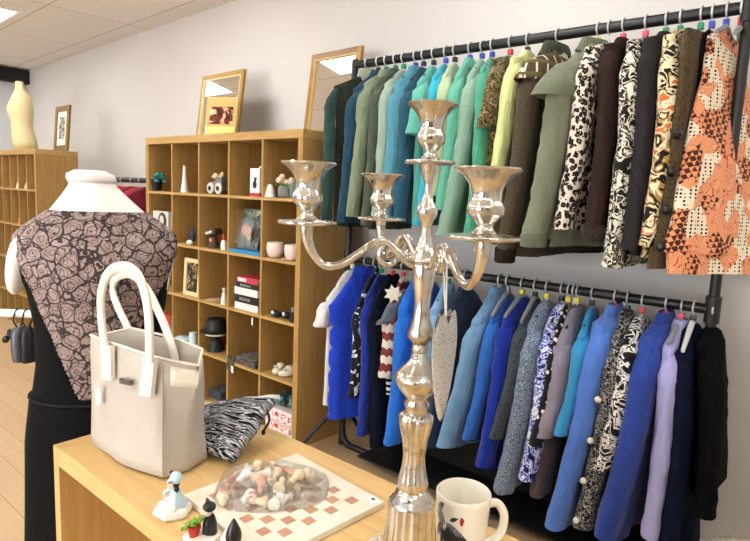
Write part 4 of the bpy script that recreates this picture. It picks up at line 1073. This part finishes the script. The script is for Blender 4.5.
obj('waist_seam', MB().tube([dpt(.972, k, .003) for k in range(NR)], .003, 6, True), plain('#050506', .8), ds)

# ------------------------------------------------------------------ cream torso on the far bookcase
fc = Vector((-4.42, .12, 1.816))
fm = thing('dress_form', 'cream dressmaker torso standing on the far corner bookcase', 'mannequin', fc)
CRM = plain('#dccf9e', .5)
rows = [(0, .138, .11, .030), (.10, .137, .112, .022), (.18, .124, .105, .008), (.25, .113, .095, .0), (.31, .117, .10, -.004), (.37, .129, .115, -.012), (.42, .137, .122, -.016), (.46, .136, .112, -.010), (.51, .128, .098, .002), (.56, .110, .085, .008), (.59, .082, .068, .002), (.61, .056, .052, -.006), (.635, .042, .042, -.012), (.69, .037, .037, -.014), (.70, .03, .03, -.014)]
obj('torso', MB().rings([[fc+_r0*s+rotz(-.75) @ Vector((w*math.cos(2*PI*k/32), d*math.sin(2*PI*k/32), 0))+Vector((0, 0, z+.004)) for k in range(32)] for z, w, d, s in rows]), CRM, fm, angle=180)
obj('neck_cap', MB().lathe([(.038, .69), (.040, .70), (.034, .712), (.01, .716)], fc-_r0*.014, 24), plain('#cfc08c', .5), fm)
obj('base', MB().lathe([(.10, 0), (.10, .004)], fc, 24), plain('#8d7a4a', .5), fm)

# ------------------------------------------------------------------ things in the oak cube bookcase
def simple(name, label, cat, mb, mat, group=None, **k): return tag(obj(name, mb, mat, None, **k), label, cat, group)
TEAL = plain('#2f7d78', .5); DK = plain('#17181a', .5); PW = plain('#e8e5df', .4); PINKW = plain('#e3cfc4', .35); GREEN = plain('#5d8a3c', .6)
def book(name, label, c, w, d, h, col, ang=0, group=None, rz=0):
    R = rotz(rz); r = thing(name, label, 'book', c, group)
    obj('cover', MB().box((c.x-w/2, c.y, c.z), (c.x+w/2, c.y+d, c.z+.003), 0, R, c).box((c.x-w/2, c.y, c.z+h-.003), (c.x+w/2, c.y+d, c.z+h), 0, R, c).box((c.x-w/2, c.y, c.z+.003), (c.x+w/2, c.y+.004, c.z+h-.003), 0, R, c), plain(col, .45), r, False)
    obj('pages', MB().box((c.x-w/2+.004, c.y+.0045, c.z+.0032), (c.x+w/2-.004, c.y+d-.004, c.z+h-.0032), 0, R, c), plain('#e9e3d2', .8), r, False)
    return r
# row 0
c = cpx(0, 156, .065); r = thing('flower_pot', 'small black pot with a teal leafy plant, top left cube of the oak bookcase', 'plant pot', c)
obj('pot', MB().lathe([(.038, .001), (.048, .07), (.052, .085), (.046, .085), (.042, .05)], c, 24), DK, r)
m = MB(); random.seed(3)
for k in range(26):
    p = c+Vector((.045+random.uniform(-.05, .04), random.uniform(-.03, .03), .085+random.uniform(-.015, .05))); m.ell(p, (.020, .008, .013), 8, 6, Matrix.Rotation(random.uniform(0, 6), 3, 'Z') @ Matrix.Rotation(random.uniform(-.9, .9), 3, 'X'))
obj('leaves', m, TEAL, r)
c = cpx(0, 184.5, .05); simple('bud_vase', 'tall white tapering bud vase in the second cube of the top row', 'vase', MB().lathe([(.028, .001), (.026, .01), (.015, .09), (.0095, .17), (.010, .185), (.0085, .186), (.007, .16)], c, 24), PW)
# vintage toy carriage with flowers
c = cpx(0, 217, .07); r = thing('ornament', 'silver and black wheeled ornament with cream flowers, top row middle cube', 'ornament', c)
SV = plain('#9a9c98', .3, .7)
for dx in (-.045, .045):
    o = obj('wheel', MB().lathe([(.010, -.008), (.034, -.007), (.038, 0), (.034, .007), (.010, .008)], c+Vector((dx, -.02, .039)), 24, axis=(0, 1, 0)), plain('#cfd0c8', .4), r)
    obj('hub', MB().lathe([(.006, -.012), (.016, -.010), (.016, .002)], c+Vector((dx, -.02, .039)), 16, axis=(0, 1, 0)), DK, o)
obj('body', MB().box(tuple(c+Vector((-.06, -.01, .03))), tuple(c+Vector((.06, .05, .085))), .012).box(tuple(c+Vector((-.02, -.005, .08))), tuple(c+Vector((.05, .045, .115))), .012), SV, r)
m = MB()
for k in range(9): m.ell(c+Vector((random.uniform(-.055, .06), random.uniform(-.01, .04), .118+random.uniform(-.012, .02))), (.018, .016, .014), 10, 7)
obj('flowers', m, plain('#d9c29a', .6), r)
c = cpx(0, 254.5, .02); r = thing('gift_box', 'upright white box with a black figure and red base strip, top row fourth cube', 'box', c)
obj('carton', MB().box(tuple(c+Vector((-.045, 0, .0))), tuple(c+Vector((.045, .08, .17))), .002), PW, r, False)
obj('red_strip', MB().box(tuple(c+Vector((-.0455, -.001, .001))), tuple(c+Vector((.0455, .03, .022))), .001), plain('#b8322f', .4), r, False)
obj('figure_print', MB().ell(c+Vector((.0, -.0004, .072)), (.020, .001, .024)).ell(c+Vector((.006, -.0006, .104)), (.014, .001, .013)), plain('#1f1d1e', .5), r)
obj('lid_tab', MB().box(tuple(c+Vector((.018, .02, .17))), tuple(c+Vector((.044, .04, .184))), .001), PW, r, False)
c = cpx(0, 270, .05); simple('cone_candle', 'small white cone at the left of the top right cube', 'candle', MB().lathe([(.038, .001), (.036, .004), (.022, .055), (.014, .072), (.004, .078)], c, 24), PW)
GLS = plain('#dfe6e4', .05, 0, .5, Transmission_Weight=.85, IOR=1.2)
c = cpx(0, 285, .06); r = thing('flower_jar', 'glass jar posy of cream and pink flowers, top right cube of the bookcase', 'flower jar', c)
obj('jar', MB().lathe([(.036, .001), (.042, .01), (.042, .055), (.034, .068), (.030, .068), (.038, .05), (.036, .012)], c, 24), GLS, r)
m = MB(); random.seed(8)
for k in range(12): m.ell(c+Vector((random.uniform(-.06, .06), random.uniform(-.03, .03), .075+random.uniform(-.02, .03))), (.020, .008, .010), 8, 6, rotz(random.uniform(0, 6)))
obj('leaves', m, GREEN, r)
m = MB()
for k in range(9): m.ell(c+Vector((random.uniform(-.04, .045), random.uniform(-.03, .02), .098+random.uniform(-.012, .03))), (.018, .018, .016), 10, 7)
obj('flowers', m, plain('#e5c8b4', .6), r)
c = cpx(0, 296.5, .06); simple('glass_jar', 'plain glass jar behind the left candle cup, top right cube', 'jar', MB().lathe([(.036, .001), (.040, .008), (.040, .085), (.030, .098), (.032, .112), (.029, .112), (.027, .098), (.036, .08), (.036, .01)], c, 24), GLS)
c = cpx(0, 279, .17); simple('wooden_cork_bottle', 'squat bottle with pale stopper at the back of the top right cube', 'bottle', MB().lathe([(.03, .001), (.033, .06), (.018, .085), (.016, .118), (.03, .121), (.03, .131), (.002, .133)], c, 20), plain('#c3b28c', .5))
# row 1
c = cpx(1, 161, .02); r = thing('picture_block', 'white block with a dark oval portrait, left cube of the second row', 'picture', c)
obj('block', MB().box(tuple(c+Vector((-.11, 0, 0))), tuple(c+Vector((.10, .03, .215))), .002), plain('#cfcdc9', .5), r, False)
obj('oval_print', MB().ell(c+Vector((.02, -.0002, .145)), (.058, .0012, .062), 28, 8), plain('#2b2b2c', .5), r)
obj('face_print', MB().ell(c+Vector((.012, -.0012, .150)), (.030, .0012, .036), 24, 8), plain('#d6cdbf', .5), r)
c = cpx(1, 192, .05); r = thing('desk_clock', 'dark blue round ornament with a white foot, second row second cube', 'ornament', c)
obj('disc', MB().lathe([(.002, -.014), (.04, -.014), (.052, -.006), (.052, .006), (.04, .014), (.002, .014)], c+Vector((0, 0, .062)), 28, axis=(.3, 1, 0)), plain('#1f3040', .3), r)
obj('foot', MB().ell(c+Vector((.005, -.02, .018)), (.03, .02, .0175)), PW, r)
c = cpx(1, 214, .06); r = thing('wooden_toy', 'dark brown carved figure with a pale tilted hat, second row middle cube', 'ornament', c)
obj('body', MB().lathe([(.04, .001), (.036, .02), (.022, .05), (.026, .07), (.018, .082)], c, 18), plain('#4a2a1d', .5), r)
obj('hat', MB().box(tuple(c+Vector((-.055, -.03, .085))), tuple(c+Vector((.055, .03, .125))), .01, Matrix.Rotation(-.25, 3, 'Y'), c+Vector((0, 0, .1))), plain('#3a2218', .5), r)
obj('hat_band', MB().box(tuple(c+Vector((-.056, -.031, .100))), tuple(c+Vector((.02, -.0295, .116))), .0, Matrix.Rotation(-.25, 3, 'Y'), c+Vector((0, 0, .1))), plain('#d9cbb8', .5), r, False)
obj('face', MB().ell(c+Vector((-.006, -.022, .052)), (.014, .010, .014)), plain('#c39a6a', .5), r)
c = cpx(1, 224, .03); r = thing('bottle', 'small white bottle with red top, second row middle cube', 'bottle', c)
obj('body', MB().lathe([(.020, .001), (.021, .05), (.012, .066), (.010, .07)], c, 18), PW, r); obj('cap', MB().lathe([(.012, .069), (.012, .10), (.009, .104), (.002, .105)], c, 18), plain('#b3282a', .4), r)
c = cpx(1, 247, .07); r = thing('toy_pack', 'silver-grey toy blister pack with a pink-faced doll leaning in the second row', 'toy', c+Vector((0, 0, .024)))
cc = c+Vector((0, 0, .0245)); Rl = rotx(-.22)
obj('backing_card', MB().box(tuple(cc+Vector((-.10, 0, 0))), tuple(cc+Vector((.10, .006, .26))), .003, Rl, cc), plain('#5b6668', .5), r, False)
obj('card_print', MB().box(tuple(cc+Vector((-.09, -.001, .01))), tuple(cc+Vector((.09, 0, .25))), 0, Rl, cc), blotch([(0, '#3f4d50'), (.45, '#7d8a8c'), (.53, '#6f8b46'), (.58, '#b9c2c2'), (.64, '#31383a')], 14), r, False)
obj('doll_head', MB().ell(cc+Vector((-.005, -.001, .12)), (.048, .018, .036)), plain('#d6a79c', .5), r)
obj('yellow_badge', MB().ell(cc+Vector((.035, -.014, .085)), (.02, .008, .02)), plain('#d8c243', .5), r)
obj('blister', MB().box(tuple(cc+Vector((-.08, -.05, .02))), tuple(cc+Vector((.08, -.002, .19))), .014, Rl, cc), CLEAR, r)
book('book', 'thin blue book lying under the toy blister pack', cpx(1, 244, .004), .30, .22, .022, '#2f86b8')
def cup(c, label, hx_):
    r = thing('mug', label, 'mug', c, 'pink mugs in the bookcase')
    obj('body', MB().lathe([(.030, .001), (.040, .006), (.050, .03), (.053, .06), (.049, .088), (.0475, .092), (.0455, .09), (.049, .06), (.045, .03), (.03, .01), (.002, .009)], c, 32), PINKW, r, angle=60)
    obj('handle', MB().tube(smooth_path([c+Vector((hx_*.048, -.005, .075)), c+Vector((hx_*.072, -.008, .07)), c+Vector((hx_*.075, -.008, .045)), c+Vector((hx_*.05, -.005, .028))], 5), .006, 9), PINKW, r)
cup(cpx(1, 275, .065), 'pale pink mug with its handle to the left, second row right cube', -1)
cup(cpx(1, 293, .065), 'pale pink mug at the right edge of the second row right cube', 1)
c = cpx(1, 285, .02); simple('trinket', 'flat pinkish trinket lying before the pink mugs', 'ornament', MB().ell(c+Vector((0, 0, .006)), (.035, .018, .0055)).ell(c+Vector((.05, .004, .006)), (.018, .014, .0055)), plain('#c9a592', .5))
# row 2
framed('framed_picture', 'cream framed dark picture standing in the third row of the oak bookcase', 'picture', tuple(cpx(2, 190.5, .03)), .20, .262, .06, .028, (plain('#e3d6a8', .5), plain('#e3d6a8', .5)), blotch([(0, '#2a2622'), (.47, '#5d4a36'), (.54, '#b59a6a'), (.6, '#3a3128')], 16), 'print', yaw=0)
c = cpx(2, 224, .03); r = thing('figurine', 'small white figurine at the right edge of the third row middle cube', 'figurine', c)
obj('body', MB().lathe([(.022, .001), (.02, .04), (.012, .075), (.006, .085)], c, 16), PW, r); obj('head', MB().ell(c+Vector((0, 0, .098)), (.013, .013, .015)), PINKW, r)
c = cpx(2, 214, .06); simple('doily', 'pale doily lying flat in the third row middle cube', 'cloth', MB().lathe([(.002, .001), (.05, .001), (.055, .004), (.05, .006), (.002, .006)], c, 24, lambda th, r, z: 1+.06*math.sin(8*th)), plain('#cdb68a', .8))
z = 0
for lab, h, col, w, dx in (('thick white book at the bottom of the bookcase stack', .044, '#e3e1dc', .235, 0), ('black book with worn spine, second from the bottom of the stack', .050, '#17181b', .23, .004), ('white book in the middle of the stack', .046, '#e6e4df', .232, -.004), ('thin black book near the top of the stack', .034, '#26262b', .22, .010), ('red and pink book on top of the stack', .036, '#b93a4a', .21, .012)):
    c = cpx(2, 246, .02, z); b_ = book('book', lab, c+Vector((dx, 0, 0)), w, .17, h, col, group='stack of books in the bookcase')
    if 'red' in lab:
        o = obj('spine_band', MB().box((c.x+dx-w/2+.01, c.y-.001, c.z+.006), (c.x+dx-.01, c.y+.001, c.z+h-.008)), plain('#e7dada', .5), b_, False, label='pale spine title band')
    if 'black' in lab:
        m = MB()
        for k in range(5): m.box((c.x+dx-.07+k*.022, c.y-.0008, c.z+h*.32), (c.x+dx-.056+k*.022, c.y+.001, c.z+h*.66))
        obj('spine_marks', m, plain('#9b9ba0', .5), b_, False)
    z += h+.0006
c = cpx(2, 279, .06); r = thing('sandals', 'pair of black and silver beaded shoes lying in the third row right cube', 'shoes', c)
for k, (dx, dy) in enumerate(((0, 0), (.075, .02))):
    o = obj('shoe', MB().ell(c+Vector((dx, dy, .016)), (.034, .05, .0155)).ell(c+Vector((dx, dy-.03, .026)), (.026, .022, .022)), DK, r); obj('buckle', MB().ell(c+Vector((dx, dy-.052, .034)), (.013, .006, .012)), plain('#dcdfe4', .2, .5), o)
c = cpx(2, 292.5, .03); r = thing('perfume_bottle', 'small black and silver bottle at the right of the third row right cube', 'bottle', c)
obj('body', MB().box(tuple(c+Vector((-.018, -.01, .0))), tuple(c+Vector((.018, .01, .06))), .004), DK, r); obj('cap', MB().lathe([(.009, .06), (.009, .085), (.006, .088)], c, 14), SV, r)
c = cpx(3, 253, .012); simple('hanging_tag', 'tiny white tag hanging under the shelf below the book stack', 'tag', MB().box((c.x-.006, c.y-.012, c.z+RH-.075), (c.x+.006, c.y-.010, c.z+RH-.030)).tube([(c.x, c.y-.011, c.z+RH-.030), (c.x, c.y-.011, c.z+RH-.012)], .001, 5), PW)
# row 3
book('book', 'red book standing in the left of the fourth row behind the handbag handle', cpx(3, 166.5, .03), .10, .15, .17, '#b8352f')
c = cpx(3, 184, .06); simple('folded_cloth', 'pale blue and white folded cloths heaped in the fourth row second cube', 'cloth', MB().ell(c+Vector((-.05, 0, .018)), (.06, .05, .0175)).ell(c+Vector((.03, .0, .02)), (.045, .05, .0195)).wobble(.008, (30, 30, 30), 2), plain('#bcd0d6', .8))
c = cpx(3, 193, .035); simple('cream_jar', 'pale aqua jar beside the folded cloths', 'jar', MB().lathe([(.028, .001), (.03, .075), (.026, .082), (.026, .098), (.002, .1)], c, 20), plain('#c3dde0', .4))
c = cpx(3, 216, .09); r = thing('hat', 'black brimmed hat with a white band on a dark stand in the fourth row', 'hat', c)
obj('stand', MB().lathe([(.062, .001), (.055, .03), (.03, .075), (.04, .115)], c, 24), DK, r)
obj('band', MB().lathe([(.075, .115), (.078, .122), (.074, .131)], c, 28), PW, r)
obj('brim', MB().lathe([(.08, .131), (.108, .136), (.109, .143), (.075, .148)], c, 30), DK, r)
obj('crown', MB().lathe([(.075, .146), (.072, .20), (.055, .225), (.01, .23)], c, 28), DK, r)
c = cpx(3, 241, .01); r = thing('scarf', 'grey and brown folded scarf spilling over the fourth row shelf edge', 'scarf', c)
m = MB()
for k in range(3): m.box((c.x-.09+.012*k, c.y+.002, c.z+.001+.017*k), (c.x+.14-.004*k, c.y+.17, c.z+.016+.017*k), .006)
obj('folds', m.wobble(.004, (18, 18, 30), 1), tweed('#3b352f', '#6a625a', 40), r)
obj('hanging_end', MB().box((c.x-.13, c.y-.016, c.z-.055), (c.x-.06, c.y-.002, c.z+.040), .006).wobble(.006, (25, 25, 25), 6), tweed('#2f2a26', '#5b544d', 40), r)
obj('care_label', MB().box((c.x-.078, c.y-.020, c.z-.065), (c.x-.055, c.y-.0185, c.z-.02)), PW, r, False, label='white label')
c = cpx(3, 281, .07); r = thing('baby_shoes', 'pair of soft cream shoes lying in the fourth row right cube', 'shoes', c)
for dx, a in ((-.03, .5), (.055, -.3)):
    o = obj('shoe', MB().ell(c+Vector((dx, 0, .022)), (.030, .06, .021), rot=rotz(a)).ell(c+Vector((dx, .02, .042)), (.027, .032, .024), rot=rotz(a)), plain('#ded8c8', .7), r)
    obj('bow', MB().ell(c+Vector((dx, -.02, .048)), (.016, .008, .008)), plain('#b9b2a0', .7), o)
# row 4
c = cpx(4, 211, .08); simple('folded_jumper', 'dark grey folded jumper in the bottom row of the oak bookcase', 'clothing', MB().box((c.x-.11, c.y, c.z+.001), (c.x+.11, c.y+.2, c.z+.07), .02).wobble(.006, (14, 14, 14), 3), tweed('#2d3236', '#4c5358', 60))
c = cub(4, 4, .5, .03); zz = 0
for lab, h, col in (('red and white patterned box at the bottom of the lower right cube', .075, '#d8b7b4'), ('second red and white patterned box, above its twin in the lower right cube', .075, '#e4d9d6')):
    r = thing('patterned_box', lab, 'box', c+Vector((0, 0, zz)), 'patterned boxes')
    obj('carton', MB().box((c.x-.13, c.y, c.z+zz+.0005), (c.x+.13, c.y+.22, c.z+zz+h), .003), blotch([(0, '#c0443f'), (.42, '#eae3df'), (.52, '#d98a86'), (.57, '#efeae6'), (.66, '#3a3233')], 18 if zz else 16), r, False)
    obj('lid', MB().box((c.x-.132, c.y-.002, c.z+zz+h-.018), (c.x+.132, c.y+.222, c.z+zz+h+.001), .002), plain(col, .5), r, False)
    zz += h+.002
simple('teal_cloth', 'teal and black cloth heaped on the patterned boxes', 'cloth', MB().ell(c+Vector((-.04, .10, zz+.035)), (.085, .08, .034)).ell(c+Vector((.05, .12, zz+.028)), (.07, .07, .027)).wobble(.012, (22, 22, 22), 5), blotch([(0, '#1d2423'), (.46, '#3f7f74'), (.56, '#8fb3a6'), (.63, '#b4453f')], 12))

# things in the far bookcase
c = fcub(5, 0, .55, .05); book('book', 'blue book standing in the top right cell of the far bookcase', c, .05, .16, .22, '#6f86a8')
for k, (cc_, rr_, lab, col) in enumerate(((4, 0, 'cream figurine in the second cell from the right of the far bookcase', '#dcc7a2'), (3, 0, 'small white figurine in the third cell from the right of the far bookcase', '#e6e2da'), (3, 1, 'orange-brown ornament in the second row of the far bookcase', '#b9713c'))):
    c = fcub(cc_, rr_, .55, .05); r = thing('figurine', lab, 'figurine', c)
    obj('body', MB().lathe([(.035, .001), (.03, .03), (.02, .06), (.012, .075)], c, 14), plain(col, .5), r); obj('head', MB().ell(c+Vector((0, 0, .09)), (.018, .018, .02)), plain(col, .5), r)

# ------------------------------------------------------------------ red rack between the bookcases
rr = thing('clothes_rack', 'low black clothes rail of red garments between the two bookcases', 'clothes rack', (-2.55, .25, 0))
za = 1.555
RX0, RX1 = -3.28, -1.86
obj('rail', MB().tube([(RX0, .22, za), (RX1, .22, za)], .022, 12), BLACKM, rr)
for x in (RX0, RX1):
    obj('upright', MB().tube([(x, .22, .02), (x, .22, za)], .016, 12), BLACKM, rr)
    obj('foot', MB().tube([(x, -.05, .016), (x, .5, .016)], .014, 10), BLACKM, rr)
_t1, ZT1_ = ZT1, None
def red(x, label, col, sh=(.0, -.15)):
    r = thing('jacket', label, 'jacket', (x, .22, za), 'red clothes between the bookcases')
    R = []
    for z, k, b in ((-.055, .05, .03), (-.07, .08, .04), (-.10, .16, .05), (-.16, .21, .055), (-.4, .2, .05), (-.7, .22, .05), (-.9, .22, .045)):
        R.append([Vector((x+b*math.cos(2*PI*q/24)*(1+.15*math.sin(3*q+x*9)), .22+k*math.sin(2*PI*q/24), za+z)) for q in range(24)])
    obj('body', MB().rings(R).wobble(.008, (9, 9, 6), x), F(col, .2), r)
    for s in (-1, 1):
        obj('sleeve', MB().tube([(x, .22+s*.16, za-.13), (x, .22+s*.20, za-.22), (x, .22+s*.215, za-.45), (x, .22+s*.22, za-.68)], [.035, .05, .045, .035], 12), F(col, .2), r)
    h = thing('clothes_hanger', 'hanger of the '+label, 'hanger', (x, .22, za), 'hangers on the low rail')
    obj('hook', MB().tube(smooth_path([(x, .22, za-.07), (x, .22, za-.04), (x, .194, za), (x, .22, za+.0262), (x, .246, za)], 4), .003, 7), HOOKM, h)
    obj('shoulder_bar', MB().tube([(x, .08, za-.125), (x, .22, za-.075), (x, .36, za-.125)], .007, 8), HANG['black'], h)
for x, lab, col in ((-3.05, 'dark crimson jacket at the far end of the low rail', '#7d1a2b'), (-2.85, 'black jacket third from the far end of the low rail', '#191a1d'), (-2.95, 'pinkish red jacket second from the far end of the low rail', '#a52a45'), (-2.66, 'bright red jacket on the low rail left of centre', '#b02536'), (-2.47, 'scarlet jacket in the middle of the low rail', '#b8283a'), (-2.30, 'deep red jacket right of the scarlet one on the low rail', '#8e1c2c'), (-2.16, 'dusky pink and red jacket near the oak bookcase', '#a83a48'), (-2.02, 'maroon jacket nearest the oak bookcase', '#6d1524')):
    red(x, lab, col)

# ------------------------------------------------------------------ white rail with small bags beside the dressed mannequin
Wp = CAM+ray(29, 314)*2.15; W0 = CAM+ray(-60, 313)*2.15
wr = thing('display_rail', 'white tubular display rail sticking out beside the dressed mannequin', 'rail', (Wp.x, Wp.y, 0))
dW = (W0-Wp).normalized(); We = Wp-dW*.12; zW = Wp.z
obj('rail', MB().tube([(We.x, We.y, zW), (W0.x, W0.y, zW)], .0155, 14), plain('#e9e8e4', .3), wr)
for p in (We, W0):
    obj('upright', MB().tube([(p.x, p.y, .012), (p.x, p.y, zW)], .013, 12), plain('#e9e8e4', .3), wr)
    obj('foot', MB().lathe([(.12, 0), (.12, .008), (.02, .014), (.014, .03)], (p.x, p.y, 0), 24), plain('#e9e8e4', .3), wr)
def pouch(px, label, w, mat, bow=False):
    p = CAM+ray(px, 314)*2.15; p.z = zW
    r = thing('pouch_bag', label, 'bag', p, 'small bags on the white rail')
    obj('loop', MB().tube(smooth_path([p+Vector((.0, -.0, -.06)), p+Vector((.010, -.02, -.02)), p+Vector((0, -.0, .019)), p+Vector((-.010, .02, -.02)), p+Vector((0, 0, -.06))], 4), .003, 7), DK, r)
    obj('pouch', MB().rings([[p+dW*(w*k*math.cos(2*PI*q/20))+Vector((0, 0, z))+Vector((-dW.y, dW.x, 0))*(.03*k*math.sin(2*PI*q/20)) for q in range(20)] for z, k in ((-.05, .5), (-.06, .8), (-.08, .95), (-.13, 1.05), (-.17, 1.05), (-.185, .9))]).wobble(.004, (25, 25, 25), px), mat, r)
    if bow: obj('bow', MB().ell(p+dW*.03+Vector((0, 0, -.08)), (.025, .012, .015), rot=Matrix.Rotation(.6, 3, 'Y')).ell(p+dW*.05+Vector((0, 0, -.10)), (.022, .012, .013), rot=Matrix.Rotation(-.6, 3, 'Y')), DK, r)
pouch(18, 'grey metallic small bag with a black bow hanging from the white rail', .026, plain('#5d6066', .35, .6), True)
pouch(27, 'dark small bag hanging from the white rail against the black dress', .022, plain('#2a2c30', .35, .5))

# ------------------------------------------------------------------ cream crocheted hat in the lower right corner
k = CAM+ray(752, 572)*1.95
hs = thing('stool', 'stool with a cream crocheted cushion at the lower right corner by the wall', 'stool', (k.x, k.y, 0))
t = NT('crochet'); vv = t.voro(120, rnd=.5); t.color(t.ramp(vv, [(.2, '#f0ead8'), (.6, '#b9ab8d')])).set(.9, 0, .1).bump(vv, -.8, .004)
obj('cushion', MB().lathe([(.02, -.10), (.12, -.09), (.165, -.04), (.17, .0), (.14, .045), (.08, .068), (.02, .074)], k, 36, lambda th, r, z: 1+.03*math.sin(5*th)).wobble(.006, (20, 20, 20), 3), t.m, hs)
obj('stool', MB().lathe([(.15, k.z-.13), (.15, k.z-.098), (.02, k.z-.095)], (k.x, k.y, 0), 28), plain('#8a6a40', .5), hs)
for a in range(3):
    obj('leg', MB().tube([(k.x+.16*math.cos(a*2.1), k.y+.16*math.sin(a*2.1), 0), (k.x+.10*math.cos(a*2.1), k.y+.10*math.sin(a*2.1), k.z-.125)], .013, 10), plain('#8a6a40', .5), hs)

# ------------------------------------------------------------------ light and picture settings
w = bpy.data.worlds.new('sky'); scene.world = w; w.use_nodes = True
bg = w.node_tree.nodes['Background']; bg.inputs[0].default_value = (.93, .96, 1, 1); bg.inputs[1].default_value = 1.6
def area(name, loc, rot, sx, sy, e, col=(1, 1, 1)):
    l = bpy.data.lights.new(name, 'AREA'); l.shape = 'RECTANGLE'; l.size = sx; l.size_y = sy; l.energy = e; l.color = col
    o = bpy.data.objects.new(name, l); COL.objects.link(o); o.location = loc; o.rotation_euler = rot; return o
area('daylight_window', (.4, YF-.25, 1.5), (PI/2, 0, 0), 4.6, 2.0, 180, (.95, .97, 1))
vs_ = scene.view_settings; vs_.view_transform = 'Standard'; vs_.look = 'None'; vs_.gamma = 1; vs_.use_curve_mapping = False; vs_.exposure = 0.03
